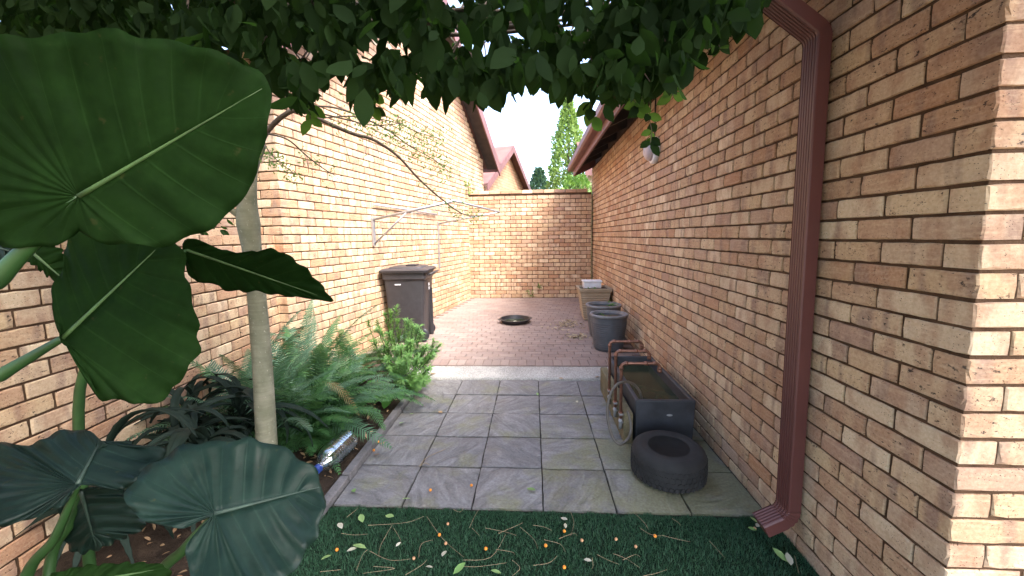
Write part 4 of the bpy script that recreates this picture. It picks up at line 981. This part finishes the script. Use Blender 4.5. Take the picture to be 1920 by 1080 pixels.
# ------------------------------------------------------------------ washing line
wlo = thing('washing_line', 'folding galvanised washing line frame on the tall brick wall', 'washing line', loc=lpt(1.49, 1.46)); wo = Vector(lpt(1.49, 1.46))
def W(s, z, n_): return Vector(lpt(s, z, n_))-wo
def bar(a, b_, r=.016, name='bar', n=8): m_ = MB(); m_.tube([a, b_], r, n); return m_.build(name, MT['steel'], wlo, True)
m_ = MB(); V = [W(s, z, n_) for s in (1.465, 1.515) for z in (1.44, 1.80) for n_ in (.004, .03)]
m_.add(V, [(0, 1, 3, 2), (4, 6, 7, 5), (0, 4, 5, 1), (2, 3, 7, 6), (0, 2, 6, 4), (1, 5, 7, 3)]); m_.build('bracket', MT['steel'], wlo)
m_ = MB(); V = [W(s, z, n_) for s in (3.515, 3.545) for z in (.98, 1.82) for n_ in (.004, .022)]
m_.add(V, [(0, 1, 3, 2), (4, 6, 7, 5), (0, 4, 5, 1), (2, 3, 7, 6), (0, 2, 6, 4), (1, 5, 7, 3)]); m_.build('bracket', MT['steel'], wlo)
bar(W(1.49, 1.78, .03), W(1.49, 1.98, 1.15), .017, 'arm'); bar(W(3.53, 1.78, .03), W(3.53, 1.95, 1.15), .014, 'arm')
bar(W(1.49, 1.98, 1.15), W(3.53, 1.95, 1.15), .014, 'front_bar'); bar(W(1.49, 1.47, .03), W(1.49, 1.87, .52), .013, 'brace')
bar(W(1.52, 1.975, .03), W(3.45, 1.94, .03), .012, 'wall_rail')
for n_ in (.3, .5, .7, .9): bar(W(1.49, 1.78+.2*n_/1.15, n_), W(3.53, 1.78+.17*n_/1.15, n_), .0022, 'line', 5)

# ------------------------------------------------------------------ wheelie bin
wb = thing('wheelie_bin', 'dark charcoal wheelie bin standing against the tall brick wall', 'bin', loc=(-1.74, 5.58, zg(5.58)), rz=R(3)); H_ = .96
bd = MB(); lv = [(.0, .215, .245), (.03, .225, .255), (.5, .25, .285), (.86, .272, .305), (.88, .29, .325), (H_, .292, .327)]
V = []
for z, a, b_ in lv:
    for (cx, cy_) in ((1, -1), (1, 1), (-1, 1), (-1, -1)):
        for k in range(4):
            ang = math.atan2(cy_, cx)-R(45)+R(90)*k/3; V.append((cx*(a-.04)+.04*math.cos(ang), cy_*(b_-.04)+.04*math.sin(ang), z))
bd.add(V, [(i*16+j, i*16+(j+1) % 16, (i+1)*16+(j+1) % 16, (i+1)*16+j) for i in range(len(lv)-1) for j in range(16)]+[tuple(range(15, -1, -1)), tuple(range((len(lv)-1)*16, len(lv)*16))])
body = weld_ang(bd.build('body', MT['bin'], wb), 35)
lid = MB(); lv2 = [(H_+.004, .318, .352), (H_+.034, .325, .36), (H_+.05, .30, .335), (H_+.056, .23, .26), (H_+.074, .215, .245), (H_+.08, .19, .22)]; V = []
for z, a, b_ in lv2:
    for (cx, cy_) in ((1, -1), (1, 1), (-1, 1), (-1, -1)):
        for k in range(4):
            ang = math.atan2(cy_, cx)-R(45)+R(90)*k/3; V.append((cx*(a-.045)+.045*math.cos(ang), cy_*(b_-.045)+.045*math.sin(ang), z))
lid.add(V, [(i*16+j, i*16+(j+1) % 16, (i+1)*16+(j+1) % 16, (i+1)*16+j) for i in range(len(lv2)-1) for j in range(16)]+[tuple(range(15, -1, -1)), tuple(range((len(lv2)-1)*16, len(lv2)*16))])
ld = weld_ang(lid.build('lid', MT['bin'], wb), 30)
h_ = MB(); h_.box((-.02, -.10, H_+.082), (.12, .10, H_+.098)); bevel(h_.build('lid_badge', MT['bin'], ld), .006)
h_ = MB(); h_.box((-.36, -.16, H_+.01), (-.30, .16, H_+.04)); bevel(h_.build('lid_grip', MT['bin'], ld), .008)
h_ = MB(); h_.tube([(.31, -.24, .93), (.36, -.24, .945), (.36, .24, .945), (.31, .24, .93)], .015, 8); h_.build('handle', MT['bin'], wb, True)
st = MB(); st.box((-.12, -.3135, .80), (-.04, -.3105, .815)); st.build('label_strip', MT['white'], body)
for z in (.70, .755):
    st = MB(); st.box((.270, -.03, z), (.2735, .04, z+.038)); st.build('sticker', MT['white'], body)
st = MB(); st.box((.236, .17, .02), (.282, .185, .70)); st.build('rib', MT['bin'], body)
for s in (-1, 1):
    wh = MB(); wh.lathe([(.03, -.02), (.085, -.022), (.095, -.012), (.095, .012), (.085, .022), (.03, .02)], 20, m=Matrix.Rotation(R(90), 3, 'X')); wh.build('wheel', MT['black'], wb, True, (.205, s*.22, .0955))
# ------------------------------------------------------------------ pots and planter
def pot(label, loc, r0, r1, H_, group='round ribbed pots', shoots=10, seed=1):
    t_ = thing('plant_pot', label, 'pot', group, loc); pf = [(.0, .0), (r0*.97, 0), (r0, .012)]
    for i in range(13):
        z0 = .02+(H_*.80-.02)*i/13; z1 = .02+(H_*.80-.02)*(i+1)/13; f = lambda z: r0+(r1*.955-r0)*z/(H_*.80)
        pf += [(f(z0), z0), (f(z0)+.006, z0+(z1-z0)*.35), (f(z0)+.006, z0+(z1-z0)*.7), (f(z1), z1-.002)]
    pf += [(r1*.955, H_*.82), (r1*.96, H_*.925), (r1-.04, H_*.925), (r1-.045, H_-.09), (0, H_-.092)]
    b = MB(); b.lathe([(r1*.962, H_*.928), (r1, H_*.94), (r1+.006, H_*.97), (r1, H_), (r1-.03, H_), (r1-.034, H_-.02), (r1-.038, H_*.928)], 40, close=True); weld_ang(b.build('rim', MT['potrim'], t_), 60)
    b = MB(); b.lathe(pf, 40); weld_ang(b.build('body', MT['pot'], t_), 50)
    s = MB(); n_ = 24; V = [(0, 0, H_-.05)]
    for k in range(1, 5):
        for j in range(n_):
            a = 2*math.pi*j/n_; r = (r1-.036)*k/4; V.append((r*math.cos(a), r*math.sin(a), H_-.055+.014*noise.noise(Vector((r*9*math.cos(a), r*9*math.sin(a), seed)))))
    s.add(V, [(0, 1+j, 1+(j+1) % n_) for j in range(n_)]+[(1+(k-1)*n_+j, 1+k*n_+j, 1+k*n_+(j+1) % n_, 1+(k-1)*n_+(j+1) % n_) for k in range(1, 4) for j in range(n_)]); s.build('soil', MT['potsoil'], t_, True)
    m_ = MB()
    for k in range(shoots): leaf_blob(m_, (rnd.gauss(-.1, .05), rnd.gauss(-.02, .05), H_-.045+rnd.uniform(0, .03)), rnd.uniform(.03, .06), .03, Vector((rnd.gauss(0, 1), rnd.gauss(0, 1), .5)), Vector((0, 0, 1)))
    for k in range(26): leaf_blob(m_, (rnd.gauss(.03, .07), rnd.gauss(-.02, .07), H_-.045), rnd.uniform(.012, .03), .012, rv(), Vector((0, 0, 1)))
    m_.build('weed', MT['herb'], t_); return t_
pot('slate grey ribbed round pot nearest the trough', (.945, 5.10, zg(5.10)), .175, .232, .455, seed=1)
pot('slate grey ribbed round pot tucked behind the nearest pot', (.985, 5.70, zg(5.70)), .18, .245, .455, shoots=0, seed=2)
p3 = bpy.data.objects['plant_pot.001']; m_ = MB()
for k in range(16): leaf_blob(m_, (rnd.uniform(.05, .2), rnd.gauss(-.02, .05), .43+rnd.uniform(0, .05)), rnd.uniform(.05, .09), .035, Vector((rnd.gauss(.3, 1), rnd.gauss(0, 1), .3)), Vector((0, 0, 1)))
m_.build('shoot', MT['herb'], p3)
sq = thing('planter', 'square beige planter with horizontal ribs by the far corner', 'planter', loc=(1.0, 6.78, zg(6.78))); b = MB(); V = []; Fc = []; lev = []
H_ = .53
for i in range(12):
    z0 = H_*.9*i/12; z1 = H_*.9*(i+1)/12; f = lambda z: .165+(.245-.165)*z/H_
    lev += [(z0, f(z0)), (z0+(z1-z0)*.3, f(z0)+.007), (z0+(z1-z0)*.75, f(z1)+.007), (z1-.002, f(z1))]
lev += [(H_*.905, .255), (H_, .265), (H_, .235), (H_-.06, .225)]
for z, a in lev: V += [(-a, -a, z), (a, -a, z), (a, a, z), (-a, a, z)]
b.add(V, [(i*4+j, i*4+(j+1) % 4, (i+1)*4+(j+1) % 4, (i+1)*4+j) for i in range(len(lev)-1) for j in range(4)]+[(3, 2, 1, 0)]); b.build('body', MT['planter'], sq)
b = MB(); b.add([(-.226, -.226, H_-.022), (.226, -.226, H_-.022), (.226, .226, H_-.022), (-.226, .226, H_-.022)], [(0, 1, 2, 3)]); b.build('soil', MT['potsoil'], sq)
m_ = MB()
for k in range(22): leaf_blob(m_, (rnd.gauss(-.1, .06), rnd.gauss(-.15, .04), H_-.02), .05, .02, Vector((rnd.gauss(0, 1), rnd.gauss(0, 1), .4)), Vector((0, 0, 1)))
m_.build('weed', MT['herb'], sq)
wx = thing('white_box', 'white lidded plastic box resting on the beige planter', 'box', loc=(.985, 6.86, zg(6.78)+H_-.020))
b = MB(); b.box((-.145, -.10, 0), (.145, .10, .10)); bevel(b.build('body', MT['white'], wx), .008); b = MB(); b.box((-.16, -.115, .1005), (.16, .115, .128)); bevel(b.build('lid', MT['white'], wx), .008)
b = MB(); b.box((-.03, -.112, .02), (.10, -.1005, .085)); bevel(b.build('latch', MT['white'], wx), .004)

# ------------------------------------------------------------------ tray
ty = thing('tray', 'round black plastic tray lying on the clay pavers', 'tray', loc=(-.30, 6.50, zg(6.5)+.004)); ty.rotation_euler = (tilt, 0, 0)
b = MB(); b.lathe([(0, .0), (.195, 0), (.215, .01), (.235, .055), (.252, .06), (.252, .067), (.232, .068), (.208, .018), (.19, .011), (0, .011)], 44); weld_ang(b.build('dish', MT['black'], ty), 40)
for a in (R(15), R(195)):
    b = MB(); b.box((.245, -.05, .056), (.278, .05, .066)); o = bevel(b.build('grip', MT['black'], ty), .004); o.rotation_euler = (0, 0, a)
b = MB(); b.lathe([(0, .0135), (.2, .0135), (.207, .0145)], 40); b.build('puddle', MT['water'], ty)
b = MB(); leaf_blob(b, (.0, -.02, .02), .07, .04, (1, .4, .1), (0, 0, 1)); tag(b.build('fallen_leaf', MT['fallen_pale'], loc=(-.33, 6.48, zg(6.5)+.004)), 'pale dead leaf lying inside the black tray', 'leaf')

# ------------------------------------------------------------------ trough, water pipes, hose
tg = thing('trough', 'dark rectangular water trough along the brick wall', 'trough', loc=(.945, 3.42, .0)); a, b_, H_ = .213, .55, .345
b = MB(); lev = [(0.002, a-.012, b_-.012), (H_, a, b_), (H_, a-.032, b_-.032), (.05, a-.05, b_-.05)]
V = []
for z, x, y in lev: V += [(-x, -y, z), (x, -y, z), (x, y, z), (-x, y, z)]
b.add(V, [(i*4+j, i*4+(j+1) % 4, (i+1)*4+(j+1) % 4, (i+1)*4+j) for i in range(3) for j in range(4)]+[(3, 2, 1, 0), (12, 13, 14, 15)]); bevel(b.build('body', MT['trough'], tg), .008, 3)
b = MB(); b.add([(-a+.036, -b_+.036, .265), (a-.036, -b_+.036, .265), (a-.036, b_-.036, .265), (-a+.036, b_-.036, .265)], [(0, 1, 2, 3)]); b.build('water', MT['water'], tg)
b = MB(); b.lathe([(0, 0), (.014, 0), (.012, .004), (0, .005)], 12, m=Matrix.Rotation(R(90), 3, 'X') @ Matrix.Diagonal((1.6, .6, 1))); b.build('badge', MT['steel'], tg, False, (.03, -b_+.0015, .235))
bo = MB(); bo.box((-.033, -.53, .0), (.033, .53, .235)); bdo = bevel(tag(bo.build('timber_block', MT['board'], loc=(.690, 3.42, .002)), 'mossy timber beam standing along the side of the trough', 'timber'), .008)
for i, (y, zt, lab) in enumerate(((2.93, .60, 'copper spout nearest the tyre on the dark trough'), (3.13, .635, 'middle copper spout of three on the dark trough'), (3.38, .645, 'copper spout nearest the pots on the dark trough'))):
    px_ = thing('water_spout', lab, 'pipe', 'copper spouts', (.640, y, .12)); r_ = .0115; xe = (.275, .255, .265)[i]
    z1 = zt-.12
    pts = [(0, 0, 0), (0, 0, z1-.03)]+[(.03*(1-math.cos(R(t_))), 0, z1-.03+.03*math.sin(R(t_))) for t_ in (20, 45, 70, 90)]+[(xe-.03, 0, z1)]+[(xe-.03+.03*math.sin(R(t_)), 0, z1-.03*(1-math.cos(R(t_)))) for t_ in (20, 45, 70, 90)]+[(xe, 0, z1-.06)]
    m_ = MB(); m_.tube(pts, r_, 12); m_.build('pipe', MT['copper'], px_, True)
    for c_, ax in (((0, 0, z1-.035), 'z'), ((.035, 0, z1), 'x'), ((xe-.10, 0, z1), 'x'), ((xe-.035, 0, z1), 'x'), ((xe, 0, z1-.055), 'z'), ((xe, 0, z1-.035), 'z'), ((0, 0, .10), 'z')):
        m_ = MB(); d_ = Vector((0, 0, .011)) if ax == 'z' else Vector((.011, 0, 0)); m_.tube([Vector(c_)-d_, Vector(c_)+d_], r_*1.32, 12); m_.build('collar', MT['copper'], px_, True)
    m_ = MB(); m_.tube([(0, 0, -.02), (0, 0, .06)], r_*1.2, 10); m_.build('coupling', MT['steel'], px_, True)
    for z in (.03, .09):
        m_ = MB(); m_.box((-.014, -.02, z), (.0155, .02, z+.012)); m_.build('clip', MT['steel'], px_)
arc = [(1177, 770, 2.83), (1183, 800, 2.80), (1178, 822, 2.78), (1163, 833, 2.76), (1150, 822, 2.78), (1141, 795, 2.82), (1139, 765, 2.86), (1145, 738, 2.89), (1158, 720, 2.92), (1175, 716, 2.96), (1190, 722, 3.0), (1201, 738, 3.02), (1205, 760, 3.03)]
pp = bez([at(*q) for q in arc], 6); pp = [Vector((p.x, p.y, max(p.z, .012))) for p in pp]
m_ = MB(); m_.tube(pp, .0098, 10); tag(m_.build('garden_hose', MT['hose'], smooth=True), 'loop of grey hose hanging off the side of the trough', 'hose')

# ------------------------------------------------------------------ tyre
tyr = thing('tyre', 'worn black tyre lying flat on the mossy slabs', 'tyre', loc=(.852, 2.515, .002)); tyr.rotation_euler = (R(2), R(-1), R(20)); pf = []
outer = [(.115, .03), (.125, .012), (.16, .002), (.195, .004), (.216, .022), (.224, .05), (.227, .10), (.224, .15), (.216, .178), (.195, .196), (.16, .200), (.125, .196), (.109, .188), (.104, .178), (.104, .162), (.114, .150), (.15, .15), (.20, .14), (.205, .10), (.20, .06), (.15, .05), (.114, .045)]
b = MB(); b.lathe(outer, 56, close=True); tr_ = weld_ang(b.build('carcass', MT['rubber'], tyr), 45)
tm = MB()
for j in range(44):
    for i, z in enumerate((.040, .072, .104, .136)):
        a = 2*math.pi*(j+.5*(i % 2))/44; m4 = Matrix.Rotation(a, 4, 'Z') @ Matrix.Translation((.2245 if i in (0, 3) else .2262, 0, z)) @ Matrix.Rotation(R(18 if i % 2 else -18), 4, 'X')
        tm.box((-.006, -.0115, -.013), (.0032, .0115, .013), m4)
tm.build('tread', MT['rubber'], tyr)['kind'] = 'stuff'
for r_, z in ((.175, .1975), (.14, .1935)):
    b = MB(); b.lathe([(r_-.003, z-.002), (r_-.002, z+.0012), (r_+.002, z+.0012), (r_+.003, z-.002)], 56); b.build('bead_ring', MT['rubber'], tyr, True)

# ------------------------------------------------------------------ bottle
bt = thing('water_bottle', 'large clear plastic bottle with blue cap lying in the bed', 'bottle', loc=(-1.345, 2.52, .107)); 
ax = (Vector((-1.36, 2.36, .09))-Vector((-1.33, 2.66, .10))).normalized(); bt.rotation_euler = ax.to_track_quat('Z', 'Y').to_euler()
pf = [(0, -.168), (.055, -.17), (.072, -.16)]
for i in range(9): z = -.15+.024*i; pf += [(.078, z), (.0735, z+.008), (.078, z+.016)]
pf += [(.078, .075), (.072, .10), (.05, .135), (.026, .155), (.022, .16), (.022, .185)]
b = MB(); b.lathe(pf, 36); b.build('body', MT['bottle'], bt, True)
b = MB(); b.lathe([(.0, .18), (.027, .18), (.027, .208), (.025, .211), (0, .211)], 24); weld_ang(b.build('cap', MT['blue'], bt), 40)

# ------------------------------------------------------------------ fallen things
def flat_leaf(px, py, z, mat, L, label, group, ang=None, name='fallen_leaf'):
    d = _F2+(px-PPX)/FOC*_R3-(py-PPY)/FOC*_U3; P_ = CAM+d*((z-CAMH)/d[2])
    b = MB(); leaf_blob(b, (-L/2, 0, .0), L, L*.5, (1, 0, .12), (0, 0, 1), .25, rnd.uniform(-.15, .1)); o = b.build(name, MT[mat], None, True, (P_[0], P_[1], zg(P_[1])+(.012 if P_[1] < 2.13 else .009)))
    o.rotation_euler = (rnd.uniform(-.25, .25), rnd.uniform(-.15, .1), rnd.uniform(0, 6.28) if ang is None else ang); return tag(o, label, 'leaf', group)
G = 'leaves fallen on the turf'
for x, y, m_, L, lab in ((762, 940, 'fallen_green', .06, 'green leaf lying just where slabs and turf meet'), (678, 976, 'fallen_green', .07, 'green leaf on the turf nearest the grey edging'), (731, 973, 'fallen_green', .06, 'green leaf on the turf just in front of the second slab'),
        (674, 1030, 'fallen_green', .075, 'largest green leaf on the turf beside the blue-green plant'), (862, 1072, 'fallen_green', .07, 'green leaf at the bottom edge in the middle of the turf'), (612, 1050, 'fallen_green', .05, 'small green leaf on the turf touching the blue-green plant'), (1462, 1047, 'fallen_green', .075, 'green leaf on the turf near the brick wall, beside a pale one'), (930, 1078, 'fallen_green', .05, 'green leaf cut by the bottom edge of the view'),
        (638, 990, 'fallen_pale', .06, 'pale leaf on the turf nearest the grey edging'), (660, 1035, 'fallen_pale', .05, 'pale leaf touching the largest green leaf'), (1058, 978, 'fallen_pale', .045, 'upper of two pale leaves on the turf in front of the slabs'), (1060, 990, 'fallen_pale', .04, 'lower of two pale leaves on the turf in front of the slabs'), (1478, 1055, 'fallen_pale', .07, 'pale leaf on the turf near the brick wall'), (833, 1043, 'fallen_pale', .05, 'pale leaf among twigs in the middle of the turf'), (1102, 1055, 'fallen_pale', .04, 'pale leaf on the turf in front of the tyre'), (805, 1068, 'fallen_pale', .035, 'pale leaf by the bottom edge among twigs'), (747, 1025, 'fallen_pale', .03, 'tiny pale leaf on the turf beside a forked twig')):
    flat_leaf(x, y, .0, m_, L, lab, G)
G = 'leaves on the slabs'
for x, y, m_, L, lab in ((753, 796, 'fallen_green', .06, 'green leaf on the third slab row beside the edging'), (664, 923, 'fallen_green', .06, 'green leaf on the nearest slab row beside the edging'), (996, 922, 'fallen_green', .07, 'green leaf on the mossy slab of the nearest row'), (772, 778, 'fallen_green', .04, 'small green leaf on the slabs near the needle bush'), (1008, 741, 'fallen_green', .05, 'green leaf on a slab joint near the concrete strip'), (1082, 755, 'fallen_pale', .05, 'pale leaf on the slabs in front of the concrete strip'),
        (718, 834, 'fallen_brown', .05, 'brown leaf against the edging beside the fern'), (706, 856, 'fallen_brown', .05, 'brown leaf against the edging by the berries'), (826, 775, 'fallen_brown', .06, 'brown leaf on the joint of the second slab row'), (812, 707, 'fallen_brown', .07, 'brown leaf under the tips of the needle bush'), (1165, 815, 'fallen_brown', .06, 'reddish brown leaf inside the hose loop'), (1120, 711, 'fallen_brown', .06, 'brown leaf at the concrete strip nearest the trough'), (1052, 712, 'fallen_brown', .05, 'brown leaf at the front edge of the concrete strip'), (1142, 716, 'fallen_brown', .05, 'brown leaf between the trough and the concrete strip')):
    flat_leaf(x, y, .0, m_, L, lab, G)
for x, y in ((1413, 980), (1420, 990), (1410, 997), (1426, 985)): flat_leaf(x, y, 0, 'fallen_green' if x < 1415 else 'fallen_pale', .045, 'small leaf gathered under the downpipe outlet', 'leaves under the downpipe')
def berry(px, py, mat, r, label, group):
    d = _F2+(px-PPX)/FOC*_R3-(py-PPY)/FOC*_U3; P_ = CAM+d*((0-CAMH)/d[2]); bm_ = bmesh.new(); bmesh.ops.create_icosphere(bm_, subdivisions=2, radius=r)
    for v in bm_.verts: v.co *= 1+.08*noise.noise(v.co*90+Vector((px, py, 0)))
    me = bpy.data.meshes.new('berry'); bm_.to_mesh(me); bm_.free(); me.materials.append(MT[mat]); autosmooth(me, 180)
    tag(ob('berry', me, None, (P_[0], P_[1], r*.9+(.002 if P_[1] < 2.13 else .0))), label, 'berry', group)
for x, y, lab in ((824, 1006, 'orange berry on the turf in the middle of the left twigs'), (632, 1034, 'orange berry on the turf beside the blue-green plant'), (1023, 1026, 'brightest orange berry in the middle of the turf'), (911, 1032, 'orange berry touching a long curved twig'), (1058, 1067, 'orange berry on the turf at the bottom edge'), (1228, 1008, 'orange berry on the turf in front of the tyre'), (1058, 999, 'orange berry on the turf below two pale leaves')): berry(x, y, 'orange', .0085, lab, 'orange berries on the turf')
for x, y, lab in ((840, 985, 'brown berry on the turf near the slab edge'), (836, 1022, 'brown berry on the turf just below an orange one'), (776, 1050, 'brown berry on the turf near the bottom among twigs'), (1091, 1016, 'brown berry on the turf right of the brightest orange berry'), (1155, 1014, 'brown berry on the turf halfway to the tyre'), (1192, 1028, 'brown berry on the turf below the tyre'), (1415, 994, 'brown berry under the downpipe outlet')): berry(x, y, 'tan', .008, lab, 'dried berries on the turf')
for x, y, lab in ((884, 912, 'orange berry on the mossy slab joint of the nearest row'), (807, 921, 'orange berry in the middle of a slab of the nearest row'), (701, 846, 'lower of two orange berries against the edging'), (710, 830, 'upper of two orange berries against the edging')): berry(x, y, 'orange', .009, lab, 'berries on the slabs')
# twigs on the turf
def ground_pt(x, y, z): d = _F2+(x-PPX)/FOC*_R3-(y-PPY)/FOC*_U3; return Vector(CAM+d*((z-CAMH)/d[2]))
tw = [((690, 985), (760, 980), (795, 968)), ((800, 968), (830, 1010), (870, 1045)), ((735, 985), (715, 1020), (710, 1040)), ((693, 1033), (730, 1050), (770, 1048)), ((785, 1045), (790, 1020), (812, 1012)), ((868, 1050), (920, 1045), (948, 1002)), ((880, 990), (890, 968), (898, 955)), ((885, 990), (895, 1000), (900, 1006)), ((910, 990), (950, 998), (968, 1004)), ((935, 1000), (970, 985), (980, 980)), ((975, 988), (1000, 1010), (1008, 1028)), ((700, 1062), (740, 1066), (680, 1075)), ((860, 1062), (900, 1062), (950, 1055)), ((668, 1070), (680, 1040), (690, 1030)), ((1070, 960), (1076, 980), (1070, 1005)), ((1048, 1010), (1075, 1000), (1082, 1004)), ((1190, 962), (1208, 980), (1216, 993)), ((1200, 990), (1220, 1002), (1240, 1005)), ((1242, 1004), (1275, 1012), (1295, 1016)), ((1330, 1014), (1345, 1030), (1358, 1045)), ((1490, 1042), (1494, 1060), (1498, 1075)), ((1168, 1050), (1190, 1040), (1200, 1044)), ((1150, 1038), (1175, 1048), (1200, 1065)), ((1260, 972), (1272, 980), (1276, 985)), ((1000, 1060), (1030, 1055), (1045, 1042)), ((1020, 1012), (1050, 1020), (1060, 1035)), ((1205, 1080), (1230, 1075), (1250, 1068)), ((600, 1072), (620, 1070), (640, 1068)), ((650, 970), (665, 958), (672, 952)), ((738, 990), (750, 1010), (752, 1022)), ((960, 1050), (975, 1065), (960, 1080)), ((1000, 985), (1020, 988), (1035, 995)), ((850, 955), (862, 960), (870, 952)), ((930, 1030), (960, 1035), (965, 1040)), ((760, 1078), (790, 1060), (800, 1050)), ((640, 1000), (665, 1003), (690, 1001)), ((1110, 1045), (1112, 1060), (1110, 1066)), ((1120, 1040), (1140, 1050), (1160, 1058))]
for i, q in enumerate(tw):
    pts = bez([ground_pt(x, y, .012+rnd.uniform(0, .006)) for x, y in q], 4)
    m_ = MB(); m_.tube(pts, [.0012-.0006*k/len(pts) for k in range(len(pts))], 5); tag(m_.build('dry_twig', MT['drytwig']), 'thin dry twig lying on the dark green turf', 'twig', 'dry twigs on the turf')
for i, q in enumerate((((786, 875), (800, 858), (835, 842)), ((788, 873), (797, 868), (806, 872)))):
    pts = bez([ground_pt(x, y, .007) for x, y in q], 4); m_ = MB(); m_.tube(pts, .0018, 5); tag(m_.build('dry_twig', MT['drytwig']), 'thin dry twig lying across a slab joint', 'twig', 'twigs on the slabs')
# heaps of dead leaves by the pots and scattered litter
lt = MB()
for k in range(260):
    if k < 170: x = rnd.gauss(.55, .13); y = 6.35+rnd.gauss(0, .16)+.5*(x-.55)
    else: x = rnd.gauss(.60, .09); y = 5.62+rnd.gauss(0, .07)
    if x > .72 and y > 6.4: continue
    L = rnd.uniform(.03, .06); leaf_blob(lt, (x, y, zg(y)+rnd.uniform(.005, .018)), L, L*.5, Vector((rnd.gauss(0, 1), rnd.gauss(0, 1), rnd.gauss(0, .2))), Vector((rnd.gauss(0, .4), rnd.gauss(0, .4), 1)), .3, rnd.uniform(-.2, .2))
tag(lt.build('leaf_litter', MT['fallen_tan'], smooth=True), 'heaps of dry dead leaves on the pavers beside the pots', 'dead leaves', kind='stuff')
lt = MB()
for k in range(420):
    y = rnd.uniform(.9, 4.3); x = rnd.uniform(-2.2, -1.26); L = rnd.uniform(.02, .06)
    leaf_blob(lt, (x, y, .035+.03*noise.noise(Vector((x*3, y*3, 1)))), L, L*.45, Vector((rnd.gauss(0, 1), rnd.gauss(0, 1), rnd.gauss(0, .2))), Vector((rnd.gauss(0, .4), rnd.gauss(0, .4), 1)), .3, .1)
tag(lt.build('bed_litter', MT['fallen_brown'], smooth=True), 'dead leaves scattered over the soil of the garden bed', 'dead leaves', kind='stuff')
